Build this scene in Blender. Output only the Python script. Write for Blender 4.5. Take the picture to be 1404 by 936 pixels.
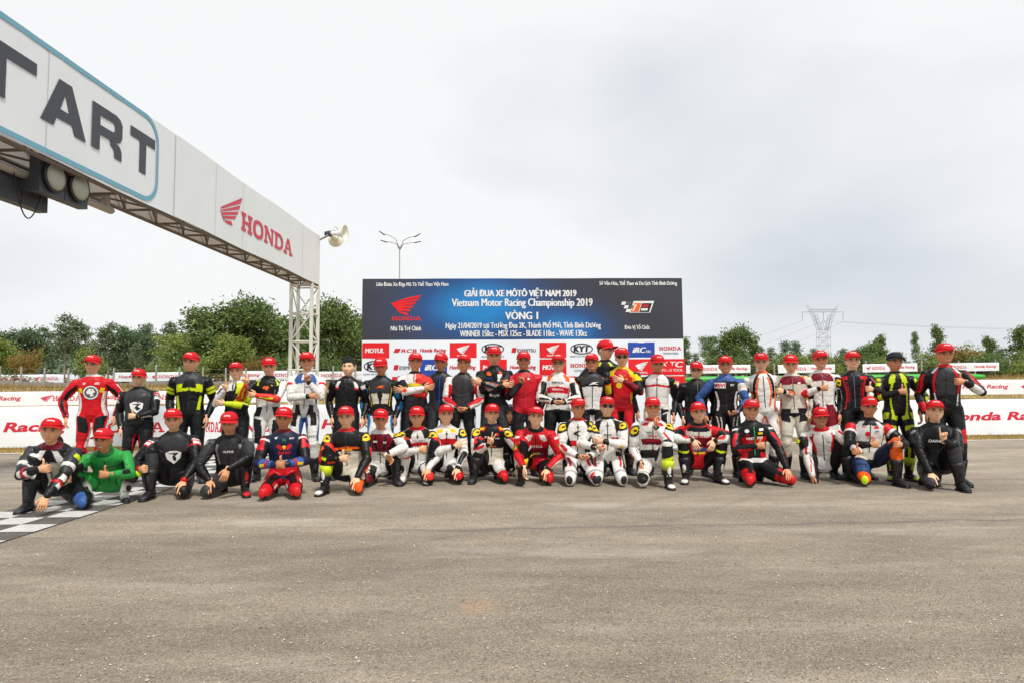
import bpy, math, random
import numpy as np
from mathutils import Vector, Matrix
from mathutils.bvhtree import BVHTree

for o in list(bpy.data.objects):
    bpy.data.objects.remove(o)
SC = bpy.context.scene
COL = SC.collection
PI = math.pi

# ------------------------------------------------------------------ camera
CAM_H = 1.28
FPX = 936.0
PITCH = math.atan(59 / FPX)
ROLL = math.radians(0.30)
cam_data = bpy.data.cameras.new('camera')
cam_data.sensor_width = 36.0
cam_data.lens = 24.0
cam_data.clip_start = 0.05
cam_data.clip_end = 6000
cam = bpy.data.objects.new('camera', cam_data)
COL.objects.link(cam)
RCAM = (Matrix.Rotation(PI / 2 + PITCH, 3, 'X') @ Matrix.Rotation(-ROLL, 3, 'Z'))
cam.matrix_world = Matrix.Translation((0, 0, CAM_H)) @ RCAM.to_4x4()
SC.camera = cam
CAMLOC = Vector((0, 0, CAM_H))


def ray(px, py):
    return RCAM @ Vector(((px - 702) / FPX, -(py - 468) / FPX, -1))


def ground(px, py, z=0.0):
    d = ray(px, py)
    k = (z - CAM_H) / d.z
    return CAMLOC + d * k


def at(px, py, depth):
    d = ray(px, py)
    return CAMLOC + d * (depth / d.y)


# ------------------------------------------------------------------ world
SUN_EL, SUN_ROT = math.radians(66), math.radians(205)
world = bpy.data.worlds.new('World')
SC.world = world
world.use_nodes = True
nt = world.node_tree
nt.nodes.clear()
w_out = nt.nodes.new('ShaderNodeOutputWorld')
w_bg = nt.nodes.new('ShaderNodeBackground')
w_bg.inputs['Strength'].default_value = 0.11
w_sky = nt.nodes.new('ShaderNodeTexSky')
w_sky.sky_type = 'NISHITA'
w_sky.sun_disc = False
w_sky.sun_elevation = SUN_EL
w_sky.sun_rotation = SUN_ROT
w_sky.dust_density = 4.0
w_tc = nt.nodes.new('ShaderNodeTexCoord')
w_map = nt.nodes.new('ShaderNodeMapping')
w_map.inputs['Scale'].default_value = (1.0, 1.0, 2.4)
w_map.inputs['Location'].default_value = (7.9, 3.3, -0.36)
w_n = nt.nodes.new('ShaderNodeTexNoise')
w_n.inputs['Scale'].default_value = 1.25
w_n.inputs['Detail'].default_value = 6
w_n.inputs['Roughness'].default_value = 0.45
w_n.inputs['Distortion'].default_value = 0.25
w_cr = nt.nodes.new('ShaderNodeValToRGB')
w_cr.color_ramp.elements[0].position = 0.36
w_cr.color_ramp.elements[0].color = (5.9, 6.4, 6.85, 1)
w_cr.color_ramp.elements[1].position = 0.60
w_cr.color_ramp.elements[1].color = (8.5, 8.6, 8.62, 1)
w_mix = nt.nodes.new('ShaderNodeMixRGB')
w_mix.inputs['Fac'].default_value = 0.95          # thin overcast nearly everywhere
nt.links.new(w_tc.outputs['Generated'], w_map.inputs['Vector'])
nt.links.new(w_map.outputs['Vector'], w_n.inputs['Vector'])
nt.links.new(w_n.outputs['Fac'], w_cr.inputs['Fac'])
nt.links.new(w_sky.outputs['Color'], w_mix.inputs['Color1'])
nt.links.new(w_cr.outputs['Color'], w_mix.inputs['Color2'])
nt.links.new(w_mix.outputs['Color'], w_bg.inputs['Color'])
nt.links.new(w_bg.outputs['Background'], w_out.inputs['Surface'])

# ------------------------------------------------------------------ sun behind thin cloud
sun_d = bpy.data.lights.new('sun', 'SUN')
sun_d.energy = 2.9
sun_d.angle = math.radians(8)
sun_d.color = (1.0, 0.965, 0.91)
sun = bpy.data.objects.new('sun', sun_d)
COL.objects.link(sun)
# sun stands high, behind the photographer's right shoulder
sdir = Vector((0.30, -0.62, 1.0)).normalized()
sun.rotation_euler = sdir.to_track_quat('Z', 'Y').to_euler()
w_sky.sun_elevation = math.asin(sdir.z)
w_sky.sun_rotation = math.atan2(sdir.x, sdir.y)

SC.render.engine = 'CYCLES'
SC.view_settings.view_transform = 'Standard'
SC.view_settings.look = 'None'
SC.view_settings.exposure = 0.05
SC.view_settings.gamma = 1.0
SC.view_settings.use_curve_mapping = False
SC.cycles.max_bounces = 6
SC.cycles.use_denoising = True
# ------------------------------------------------------------------ helpers
def hexc(h):
    h = h.lstrip('#')
    c = [int(h[i:i + 2], 16) / 255 for i in (0, 2, 4)]
    return tuple((v / 12.92 if v <= 0.04045 else ((v + 0.055) / 1.055) ** 2.4) for v in c)


MATS = {}


def mat(name, color, rough=0.6, metal=0.0, bump=0.0, bscale=60.0, vary=0.0, vscale=3.0, spec=0.5, coat=0.0):
    if name in MATS:
        return MATS[name]
    m = bpy.data.materials.new(name)
    m.use_nodes = True
    t = m.node_tree
    p = t.nodes['Principled BSDF']
    c = hexc(color) if isinstance(color, str) else color
    p.inputs['Base Color'].default_value = (*c, 1)
    p.inputs['Roughness'].default_value = rough
    p.inputs['Metallic'].default_value = metal
    p.inputs['Specular IOR Level'].default_value = spec
    p.inputs['Coat Weight'].default_value = coat
    tc = t.nodes.new('ShaderNodeTexCoord')
    if vary > 0:
        n = t.nodes.new('ShaderNodeTexNoise')
        n.inputs['Scale'].default_value = vscale
        n.inputs['Detail'].default_value = 5
        mx = t.nodes.new('ShaderNodeMixRGB')
        mx.inputs['Color1'].default_value = (*[v * (1 - vary) for v in c], 1)
        mx.inputs['Color2'].default_value = (*[min(1, v * (1 + vary)) for v in c], 1)
        t.links.new(tc.outputs['Object'], n.inputs['Vector'])
        t.links.new(n.outputs['Fac'], mx.inputs['Fac'])
        t.links.new(mx.outputs['Color'], p.inputs['Base Color'])
    if bump > 0:
        n2 = t.nodes.new('ShaderNodeTexNoise')
        n2.inputs['Scale'].default_value = bscale
        n2.inputs['Detail'].default_value = 4
        b = t.nodes.new('ShaderNodeBump')
        b.inputs['Strength'].default_value = bump
        b.inputs['Distance'].default_value = 0.01
        t.links.new(tc.outputs['Object'], n2.inputs['Vector'])
        t.links.new(n2.outputs['Fac'], b.inputs['Height'])
        t.links.new(b.outputs['Normal'], p.inputs['Normal'])
    MATS[name] = m
    return m


def attr_mat(name, rough, bump=0.0, bscale=80.0, spec=0.5, rvary=0.0, sss=0.0, trans=0.0, cvary=0.0, cscale=14.0):
    """material whose colour is the mesh's own colour attribute 'Col'"""
    m = bpy.data.materials.new(name)
    m.use_nodes = True
    t = m.node_tree
    p = t.nodes['Principled BSDF']
    a = t.nodes.new('ShaderNodeAttribute')
    a.attribute_name = 'Col'
    col = a.outputs['Color']
    tc = t.nodes.new('ShaderNodeTexCoord')
    if cvary > 0:
        n = t.nodes.new('ShaderNodeTexNoise')
        n.inputs['Scale'].default_value = cscale
        n.inputs['Detail'].default_value = 5
        n.inputs['Roughness'].default_value = 0.65
        mr = t.nodes.new('ShaderNodeMapRange')
        mr.inputs['From Min'].default_value = 0.25
        mr.inputs['From Max'].default_value = 0.75
        mr.inputs['To Min'].default_value = 1 - cvary
        mr.inputs['To Max'].default_value = 1 + cvary * 0.6
        mx = t.nodes.new('ShaderNodeMixRGB')
        mx.blend_type = 'MULTIPLY'
        mx.inputs['Fac'].default_value = 1
        t.links.new(tc.outputs['Object'], n.inputs['Vector'])
        t.links.new(n.outputs['Fac'], mr.inputs['Value'])
        t.links.new(col, mx.inputs['Color1'])
        t.links.new(mr.outputs['Result'], mx.inputs['Color2'])
        col = mx.outputs['Color']
    t.links.new(col, p.inputs['Base Color'])
    p.inputs['Roughness'].default_value = rough
    p.inputs['Specular IOR Level'].default_value = spec
    if sss:
        p.inputs['Subsurface Weight'].default_value = sss
        p.inputs['Subsurface Radius'].default_value = (0.012, 0.005, 0.003)
        p.inputs['Subsurface Scale'].default_value = 1.0
    if bump > 0:
        n2 = t.nodes.new('ShaderNodeTexNoise')
        n2.inputs['Scale'].default_value = bscale
        n2.inputs['Detail'].default_value = 5
        b = t.nodes.new('ShaderNodeBump')
        b.inputs['Strength'].default_value = bump
        b.inputs['Distance'].default_value = 0.012
        t.links.new(tc.outputs['Object'], n2.inputs['Vector'])
        t.links.new(n2.outputs['Fac'], b.inputs['Height'])
        t.links.new(b.outputs['Normal'], p.inputs['Normal'])
    if trans > 0:
        out = t.nodes['Material Output']
        tr = t.nodes.new('ShaderNodeBsdfTranslucent')
        ms = t.nodes.new('ShaderNodeMixShader')
        ms.inputs['Fac'].default_value = trans
        t.links.new(col, tr.inputs['Color'])
        t.links.new(p.outputs['BSDF'], ms.inputs[1])
        t.links.new(tr.outputs['BSDF'], ms.inputs[2])
        t.links.new(ms.outputs['Shader'], out.inputs['Surface'])
    MATS[name] = m
    return m


class MB:
    """collects shapes that together make ONE part"""

    def __init__(s):
        s.v, s.f, s.c = [], [], []

    def add(s, verts, faces, col=None):
        b = len(s.v)
        s.v.extend([tuple(p) for p in verts])
        s.f.extend([tuple(i + b for i in f) for f in faces])
        if col is not None:
            s.c.extend([tuple(col)] * len(verts))
        return s

    def box(s, c, size, rot=None, col=None):
        hx, hy, hz = size[0] / 2, size[1] / 2, size[2] / 2
        c = Vector(c)
        vs = []
        for x in (-hx, hx):
            for y in (-hy, hy):
                for z in (-hz, hz):
                    p = Vector((x, y, z))
                    if rot is not None:
                        p = rot @ p
                    vs.append(c + p)
        fs = [(0, 1, 3, 2), (4, 6, 7, 5), (0, 4, 5, 1), (2, 3, 7, 6), (0, 2, 6, 4), (1, 5, 7, 3)]
        return s.add(vs, fs, col)

    def loft(s, rings, caps=True, col=None):
        n = len(rings[0])
        vs = [p for r in rings for p in r]
        fs = []
        for i in range(len(rings) - 1):
            for j in range(n):
                k = (j + 1) % n
                fs.append((i * n + j, i * n + k, (i + 1) * n + k, (i + 1) * n + j))
        if caps:
            fs.append(tuple(range(n - 1, -1, -1)))
            m = (len(rings) - 1) * n
            fs.append(tuple(m + j for j in range(n)))
        return s.add(vs, fs, col)

    def tube(s, pts, radii, n=8, caps=True, round_ends=False, col=None):
        pts = [Vector(p) for p in pts]
        if not hasattr(radii, '__len__'):
            radii = [radii] * len(pts)
        radii = list(radii)
        if round_ends:
            d0 = (pts[0] - pts[1]).normalized()
            d1 = (pts[-1] - pts[-2]).normalized()
            a, b = radii[0], radii[-1]
            pts = [pts[0] + d0 * a * .95, pts[0] + d0 * a * .7] + pts + [pts[-1] + d1 * b * .7, pts[-1] + d1 * b * .95]
            radii = [a * .25, a * .7] + radii + [b * .7, b * .25]
        rings = []
        u = None
        for i, p in enumerate(pts):
            if i == 0:
                d = pts[1] - pts[0]
            elif i == len(pts) - 1:
                d = pts[-1] - pts[-2]
            else:
                d = (pts[i + 1] - pts[i]).normalized() + (pts[i] - pts[i - 1]).normalized()
            d.normalize()
            if u is None:
                u = d.orthogonal().normalized()
            else:
                u = (u - d * u.dot(d))
                u = u.normalized() if u.length > 1e-6 else d.orthogonal().normalized()
            w = d.cross(u)
            rings.append([p + (u * math.cos(2 * PI * j / n) + w * math.sin(2 * PI * j / n)) * radii[i] for j in range(n)])
        return s.loft(rings, caps, col)

    def lathe(s, prof, origin, axis, n=16, col=None):
        """prof: list of (distance along axis, radius)"""
        a = Vector(axis).normalized()
        o = Vector(origin)
        u = a.orthogonal().normalized()
        w = a.cross(u)
        rings = [[o + a * p[0] + (u * math.cos(2 * PI * j / n) + w * math.sin(2 * PI * j / n)) * max(p[1], 1e-4) for j in range(n)] for p in prof]
        return s.loft(rings, True, col)

    def ellip(s, c, r, n=10, m=8, rot=None, col=None):
        c = Vector(c)
        rings = []
        for i in range(m + 1):
            th = PI * (0.02 + 0.96 * i / m)
            ring = []
            for j in range(n):
                ph = 2 * PI * j / n
                p = Vector((r[0] * math.sin(th) * math.cos(ph), r[1] * math.sin(th) * math.sin(ph), -r[2] * math.cos(th)))
                if rot is not None:
                    p = rot @ p
                ring.append(c + p)
            rings.append(ring)
        return s.loft(rings, True, col)

    def mesh(s, name, material, smooth=False):
        me = bpy.data.meshes.new(name)
        me.from_pydata([tuple(p) for p in s.v], [], s.f)
        if s.c and len(s.c) == len(s.v):
            a = me.attributes.new('Col', 'FLOAT_COLOR', 'POINT')
            arr = np.ones((len(s.v), 4), dtype=np.float32)
            arr[:, :3] = np.array(s.c, dtype=np.float32)[:, :3]
            a.data.foreach_set('color', arr.ravel())
        if material is not None:
            me.materials.append(MATS[material] if isinstance(material, str) else material)
        if smooth:
            me.polygons.foreach_set('use_smooth', [True] * len(me.polygons))
        me.update()
        return me

    def build(s, name, material, parent=None, smooth=False, loc=None):
        return link(name, s.mesh(name, material, smooth), parent, loc)


def link(name, data, parent=None, loc=None):
    o = bpy.data.objects.new(name, data)
    COL.objects.link(o)
    if parent is not None:
        o.parent = parent
    if loc is not None:
        o.location = loc
    return o


def tag(o, label=None, cat=None, group=None, kind=None):
    if label:
        o['label'] = label
    if cat:
        o['category'] = cat
    if group:
        o['group'] = group
    if kind:
        o['kind'] = kind
    return o


def empty(name, loc=(0, 0, 0), rz=0.0):
    o = bpy.data.objects.new(name, None)
    o.empty_display_size = 0.2
    COL.objects.link(o)
    o.location = loc
    o.rotation_euler = (0, 0, rz)
    return o


# ---- flat print: text and marks as thin sheets ------------------------------
_TXT = {}


def text2d(body, bold=0.02, shear=0.0):
    """returns (verts Nx2, faces) with cap height about 0.7, starting at x=0"""
    k = (body, bold, shear)
    if k in _TXT:
        return _TXT[k]
    cu = bpy.data.curves.new('lettering', 'FONT')
    cu.body = body
    cu.size = 1.0
    cu.offset = bold
    cu.shear = shear
    cu.resolution_u = 3
    o = bpy.data.objects.new('lettering', cu)
    me = o.to_mesh()
    v = np.array([p.co[:2] for p in me.vertices]) if len(me.vertices) else np.zeros((0, 2))
    f = [tuple(p.vertices) for p in me.polygons]
    o.to_mesh_clear()
    bpy.data.objects.remove(o)
    bpy.data.curves.remove(cu)
    if len(v):
        v[:, 0] -= v[:, 0].min()
    _TXT[k] = (v, f)
    return _TXT[k]


def fit(v, x0, y0, w, h):
    """place 2d verts in a box given by its lower left corner, keep nothing but the box"""
    mn, mx = v.min(0), v.max(0)
    s = np.array([w, h]) / np.maximum(mx - mn, 1e-6)
    return (v - mn) * s + np.array([x0, y0])


def poly2d(polys):
    v, f = [], []
    for p in polys:
        b = len(v)
        v += p
        f.append(tuple(range(b, b + len(p))))
    return np.array(v, dtype=float), f


def ring2d(outer, inner):
    n = len(outer)
    v = list(outer) + list(inner)
    f = [(j, j + 1, n + j + 1, n + j) for j in range(n - 1)]
    return v, f


def honda_word():
    """slab serif letters H O N D A, each drawn as its own outline"""
    V, F = [], []

    def put(polys, x):
        for p in polys:
            b = len(V)
            V.extend([(a + x, c) for a, c in p])
            F.append(tuple(range(b, b + len(p))))

    H = [(0, 0), (.5, 0), (.5, .17), (.38, .17), (.38, .42), (.82, .42), (.82, .17), (.70, .17), (.70, 0), (1.2, 0),
         (1.2, .17), (1.08, .17), (1.08, .83), (1.2, .83), (1.2, 1), (.7, 1), (.7, .83), (.82, .83), (.82, .58),
         (.38, .58), (.38, .83), (.5, .83), (.5, 1), (0, 1), (0, .83), (.12, .83), (.12, .17), (0, .17)]
    N = [(0, 0), (.45, 0), (.45, .15), (.33, .15), (.33, .68), (.9, 0), (1.13, 0), (1.13, .85), (1.25, .85), (1.25, 1),
         (.8, 1), (.8, .85), (.92, .85), (.92, .34), (.36, 1), (0, 1), (0, .85), (.12, .85), (.12, .15), (0, .15)]
    put([H], 0)

    def sup(cx, cy, a, b, t):
        c, s = math.cos(t), math.sin(t)
        return (cx + a * math.copysign(abs(c) ** .8, c), cy + b * math.copysign(abs(s) ** .8, s))
    ts = [2 * PI * i / 24 for i in range(25)]
    v, f = ring2d([sup(.6, .5, .6, .52, t) for t in ts], [sup(.6, .5, .33, .32, t) for t in ts])
    b = len(V)
    V.extend([(a + 1.3, c) for a, c in v])
    F.extend([tuple(i + b for i in q) for q in f])
    put([N], 2.6)
    x = 3.95
    put([[(0, 0), (.12, 0), (.12, .17), (0, .17)], [(0, .83), (.12, .83), (.12, 1), (0, 1)],
         [(.12, 0), (.36, 0), (.36, 1), (.12, 1)]], x)
    ts = [PI / 2 - PI * i / 12 for i in range(13)]
    o_ = [(.36, 1), (.55, 1)] + [(.6 + .58 * math.cos(t), .5 + .5 * math.sin(t)) for t in ts] + [(.55, 0), (.36, 0)]
    i_ = [(.36, .83), (.53, .83)] + [(.56 + .36 * math.cos(t), .5 + .33 * math.sin(t)) for t in ts] + [(.53, .17), (.36, .17)]
    v, f = ring2d(o_, i_)
    b = len(V)
    V.extend([(a + x, c) for a, c in v])
    F.extend([tuple(i + b for i in q) for q in f])
    L = [(.14, .16), (.36, .16), (.65, .80), (.65, 1), (.5, 1)]
    Rr = [(1.3 - a, c) for a, c in reversed(L)]
    put([L, Rr, [(.4325, .32), (.8675, .32), (.804, .46), (.496, .46)], [(0, 0), (.5, 0), (.5, .16), (0, .16)],
         [(.8, 0), (1.3, 0), (1.3, .16), (.8, .16)]], 5.2)
    return np.array(V), F


HW = honda_word()


def wing2d():
    P = []
    for k in range(5):
        lx, ly = .03 + .05 * k, .40 - .07 * k
        rx, ry = 1.0 - .085 * k, .78 - .155 * k
        th = .105 - .006 * k
        mx, my = (lx + rx) / 2, (ly + ry) / 2 + .035
        P.append([(lx, ly - .02), (lx - .012, ly + .035), (mx, my + .025), (rx, ry), (rx - .045, ry - th),
                  (mx - .01, my - .075), (lx + .03, ly - .055)][::-1])
    P.append([(.27, .03), (.30, .065), (.52, .035), (.60, -.11), (.44, -.05)][::-1])
    return poly2d(P)


WING = wing2d()


def sheet(name, parts, mapf, material, parent):
    """parts: list of (verts2d, faces); mapf(u,v)->xyz in the parent's space"""
    mb = MB()
    for v, f in parts:
        if len(v):
            mb.add([mapf(a, b) for a, b in v], f)
    if not mb.v:
        return None
    return mb.build(name, material, parent)


def rect(x0, y0, x1, y1):
    return np.array([(x0, y0), (x1, y0), (x1, y1), (x0, y1)], dtype=float), [(0, 1, 2, 3)]
mat('print_white', '#eeeeec', 0.6)
mat('print_black', '#18181a', 0.6)
mat('print_red', '#cf1428', 0.6)
mat('print_grey', '#5a5c60', 0.6)
mat('print_yellow', '#efd01a', 0.6)
mat('print_blue', '#1f49a8', 0.6)
mat('print_orange', '#ee6416', 0.6)
mat('print_green', '#1ea04a', 0.6)
mat('print_maroon', '#7d1a2a', 0.6)
# ------------------------------------------------------------------ ground
def asphalt_material():
    m = bpy.data.materials.new('asphalt')
    m.use_nodes = True
    t = m.node_tree
    L = t.links.new
    p = t.nodes['Principled BSDF']
    tc = t.nodes.new('ShaderNodeTexCoord')
    pos = tc.outputs['Object']

    def noise(scale, detail=5, rough=.6, vec=None, stretch=None):
        n = t.nodes.new('ShaderNodeTexNoise')
        n.inputs['Scale'].default_value = scale
        n.inputs['Detail'].default_value = detail
        n.inputs['Roughness'].default_value = rough
        v = pos
        if stretch:
            mp = t.nodes.new('ShaderNodeMapping')
            mp.inputs['Scale'].default_value = stretch
            mp.inputs['Rotation'].default_value = (0, 0, .10)
            L(pos, mp.inputs['Vector'])
            v = mp.outputs['Vector']
        L(v, n.inputs['Vector'])
        return n.outputs['Fac']

    def ramp(fac, a, b, ca, cb):
        r = t.nodes.new('ShaderNodeValToRGB')
        r.color_ramp.elements[0].position = a
        r.color_ramp.elements[1].position = b
        r.color_ramp.elements[0].color = (*ca, 1)
        r.color_ramp.elements[1].color = (*cb, 1)
        L(fac, r.inputs['Fac'])
        return r.outputs['Color']

    def mix(mode, fac, a, b):
        x = t.nodes.new('ShaderNodeMixRGB')
        x.blend_type = mode
        if isinstance(fac, float):
            x.inputs['Fac'].default_value = fac
        else:
            L(fac, x.inputs['Fac'])
        L(a, x.inputs['Color1'])
        if isinstance(b, tuple):
            x.inputs['Color2'].default_value = (*b, 1)
        else:
            L(b, x.inputs['Color2'])
        return x.outputs['Color']
    base = ramp(noise(.42, 7, .60, stretch=(.30, 1.5, 1)), .34, .66, (.272, .231, .184), (.432, .366, .290))
    base = mix('MULTIPLY', .75, base, ramp(noise(1.7, 8, .7, stretch=(.6, 1.6, 1)), .34, .66, (.70, .69, .68), (1.14, 1.13, 1.11)))
    # aggregate: dark binder, light stones
    vo = t.nodes.new('ShaderNodeTexVoronoi')
    vo.inputs['Scale'].default_value = 120
    vo.inputs['Randomness'].default_value = 1
    L(pos, vo.inputs['Vector'])
    sep = t.nodes.new('ShaderNodeSeparateColor')
    L(vo.outputs['Color'], sep.inputs['Color'])
    base = mix('MULTIPLY', .85, base, ramp(sep.outputs['Red'], .0, 1.0, (.60, .595, .59), (1.34, 1.33, 1.30)))
    base = mix('MULTIPLY', .9, base, ramp(noise(330, 3, .7), .32, .62, (.55, .55, .55), (1.20, 1.20, 1.19)))
    st = ramp(sep.outputs['Green'], .955, .965, (0, 0, 0), (1, 1, 1))
    st2 = ramp(vo.outputs['Distance'], .28, .36, (1, 1, 1), (0, 0, 0))
    base = mix('MIX', mix('MULTIPLY', 1.0, st, st2), base, (.68, .64, .56))
    # dust patches with their own shape
    dust = ramp(noise(.85, 9, .72, stretch=(.35, 1.5, 1)), .55, .70, (0, 0, 0), (.6, .6, .6))
    base = mix('MIX', dust, base, (.52, .48, .42))
    brown = ramp(noise(1.35, 8, .75), .60, .72, (0, 0, 0), (.5, .5, .5))
    base = mix('MIX', brown, base, (.25, .185, .125))
    fr = ramp(noise(3.1, 9, .8), .655, .70, (0, 0, 0), (.7, .7, .7))
    base = mix('MIX', fr, base, (.64, .61, .55))
    # one joint across the paving and one brown gravelly stain, each with its own ragged shape
    sx = t.nodes.new('ShaderNodeSeparateXYZ')
    L(pos, sx.inputs['Vector'])

    def M(op, a, b=None, c=None):
        n = t.nodes.new('ShaderNodeMath')
        n.operation = op
        for i, x in enumerate((a, b, c)):
            if x is None:
                continue
            if isinstance(x, (int, float)):
                n.inputs[i].default_value = x
            else:
                L(x, n.inputs[i])
        return n.outputs[0]
    ja, jb = ground(520, 726), ground(1404, 711)
    k = (jb.y - ja.y) / (jb.x - ja.x)
    yl = M('ADD', M('MULTIPLY', sx.outputs['X'], k), ja.y - k * ja.x)
    wob = M('MULTIPLY', M('SUBTRACT', noise(1.1, 8, .7), .5), .42)
    dj = M('ADD', M('SUBTRACT', sx.outputs['Y'], yl), wob)
    jm = M('MULTIPLY', M('POWER', 2.718, M('MULTIPLY', M('POWER', M('DIVIDE', dj, .045), 2.0), -1.0)), M('MULTIPLY', noise(2.2, 6, .7), 1.25))
    near = mix('MULTIPLY', 1.0, base, (.86, .855, .85))
    base = mix('MIX', M('MULTIPLY', M('LESS_THAN', dj, 0.0), 0.9), base, near)
    jm = M('MULTIPLY', jm, M('GREATER_THAN', sx.outputs['X'], ja.x))
    base = mix('MIX', jm, base, (.15, .138, .122))
    # faint curved tyre marks
    for cx_, cy_, R_, w_, am in ((-7.0, 15.5, 11.6, .07, .30), (-7.0, 15.5, 12.35, .06, .22), (9.0, 17.0, 12.9, .08, .22)):
        rd = M('SQRT', M('ADD', M('POWER', M('SUBTRACT', sx.outputs['X'], cx_), 2.0), M('POWER', M('SUBTRACT', sx.outputs['Y'], cy_), 2.0)))
        tm = M('MULTIPLY', M('POWER', 2.718, M('MULTIPLY', M('POWER', M('DIVIDE', M('SUBTRACT', rd, R_), w_), 2.0), -1.0)), M('MULTIPLY', noise(1.6, 6, .7), am * 1.6))
        base = mix('MIX', tm, base, (.13, .12, .108))
    c0 = ground(655, 830)
    dd = M('SQRT', M('ADD', M('POWER', M('SUBTRACT', sx.outputs['X'], c0.x), 2.0), M('POWER', M('SUBTRACT', sx.outputs['Y'], c0.y), 2.0)))
    sm = M('MULTIPLY', M('LESS_THAN', M('ADD', dd, M('MULTIPLY', noise(22, 9, .9), .62)), .42), .75)
    base = mix('MIX', sm, base, ramp(noise(70, 4, .7), .35, .65, (.22, .13, .075), (.50, .38, .27)))
    L(base, p.inputs['Base Color'])
    p.inputs['Roughness'].default_value = .92
    p.inputs['Specular IOR Level'].default_value = .25
    b = t.nodes.new('ShaderNodeBump')
    b.inputs['Strength'].default_value = .55
    b.inputs['Distance'].default_value = .006
    L(vo.outputs['Distance'], b.inputs['Height'])
    L(b.outputs['Normal'], p.inputs['Normal'])
    MATS['asphalt'] = m
    return m


def noisy_ground(name, c0, c1, s1, s2, rough=.95):
    m = bpy.data.materials.new(name)
    m.use_nodes = True
    t = m.node_tree
    p = t.nodes['Principled BSDF']
    tc = t.nodes.new('ShaderNodeTexCoord')
    n = t.nodes.new('ShaderNodeTexNoise')
    n.inputs['Scale'].default_value = s1
    n.inputs['Detail'].default_value = 9
    n.inputs['Roughness'].default_value = .7
    r = t.nodes.new('ShaderNodeValToRGB')
    r.color_ramp.elements[0].position, r.color_ramp.elements[1].position = .34, .66
    r.color_ramp.elements[0].color = (*hexc(c0), 1)
    r.color_ramp.elements[1].color = (*hexc(c1), 1)
    b = t.nodes.new('ShaderNodeBump')
    b.inputs['Strength'].default_value = .7
    b.inputs['Distance'].default_value = .1
    n2 = t.nodes.new('ShaderNodeTexNoise')
    n2.inputs['Scale'].default_value = s2
    n2.inputs['Detail'].default_value = 6
    t.links.new(tc.outputs['Object'], n.inputs['Vector'])
    t.links.new(tc.outputs['Object'], n2.inputs['Vector'])
    t.links.new(n.outputs['Fac'], r.inputs['Fac'])
    t.links.new(r.outputs['Color'], p.inputs['Base Color'])
    t.links.new(n2.outputs['Fac'], b.inputs['Height'])
    t.links.new(b.outputs['Normal'], p.inputs['Normal'])
    p.inputs['Roughness'].default_value = rough
    MATS[name] = m


asphalt_material()
noisy_ground('dry_soil', '#8a744a', '#b89a63', 1.2, 6)
noisy_ground('field_soil', '#7f7040', '#ad9058', .35, 2)
noisy_ground('white_paint', '#dedbd3', '#f8f6f0', 7, 60, .8)
noisy_ground('black_paint', '#5a5751', '#7a766e', 6, 60, .85)
noisy_ground('tar_seam', '#57524b', '#6f6a62', 9, 30, .9)

# track edge: the line through the two ends seen in the photograph
EA, EB = ground(30, 620.5), ground(1372, 602.0)
ed = (EB - EA).normalized()
en = Vector((-ed.y, ed.x, 0))
if en.y < 0:
    en = -en


def edge_pt(along, out, z=0.0):
    return Vector((EA.x, EA.y, 0)) + ed * along + en * out + Vector((0, 0, z))


# one sheet of ground out to the horizon, with the bank behind the track
def terrain():
    mb = MB()
    us = [-2500, -600, -200] + [-120 + 6 * i for i in range(48)] + [260, 700, 2500]
    vs = [.0, 2, 6, 12, 20, 26, 30, 34, 38, 42, 46, 52, 60, 75, 100, 150, 300, 800, 3000]

    def z(u, v):
        k = min(max((v - 31) / 9.0, 0), 1)
        k = k * k * (3 - 2 * k)
        b = 1.38 + .30 * min(max((u - 5) / 40, -.2), 1) + .10 * math.sin(u * .13) + .07 * math.sin(u * .41 + 1)
        return k * b - .012
    for v in vs:
        for u in us:
            mb.v.append(edge_pt(u, v, z(u, v)))
    n = len(us)
    for j in range(len(vs) - 1):
        for i in range(n - 1):
            mb.f.append((j * n + i, j * n + i + 1, (j + 1) * n + i + 1, (j + 1) * n + i))
    o = mb.build('ground', 'field_soil', None, True)
    tag(o, kind='structure')
    return z


TZ = terrain()
mb = MB()
mb.add([edge_pt(-2500, .0, -.004), edge_pt(2500, .0, -.004), edge_pt(2500, -700, -.004), edge_pt(-2500, -700, -.004)][::-1], [(0, 1, 2, 3)])
tag(mb.build('race_track', 'asphalt'), kind='structure')
mb = MB()
mb.add([edge_pt(-120, -.14, .002), edge_pt(160, -.14, .002), edge_pt(160, .02, .002), edge_pt(-120, .02, .002)], [(0, 1, 2, 3)])
tag(mb.build('track_edge_line', 'white_paint'), kind='structure')
mb = MB()
mb.add([edge_pt(-120, .02, .004), edge_pt(160, .02, .004), edge_pt(160, 2.2, .010), edge_pt(-120, 2.2, .010)], [(0, 1, 2, 3)])
tag(mb.build('verge', 'dry_soil'), kind='structure')


# ------------------------------------------------------------------ start line: rows of painted squares running under the gantry
P0, P1 = ground(8.5, 740.4), ground(136.7, 699.8)
sd = Vector((P1.x - P0.x, P1.y - P0.y, 0)).normalized()   # along the start line, away from the camera
sx_ = Vector((sd.y, -sd.x, 0))                        # to the right of it
start = empty('start_line', (0, 0, 0))
tag(start, kind='structure')
SQ = .335
NROW = 3
org = ground(46, 729.3) - sx_ * (SQ * NROW)


def sq_pt(r_, c_, z):
    p = org + sx_ * (SQ * r_) + sd * (SQ * c_)
    return (p.x, p.y, z)


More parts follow.
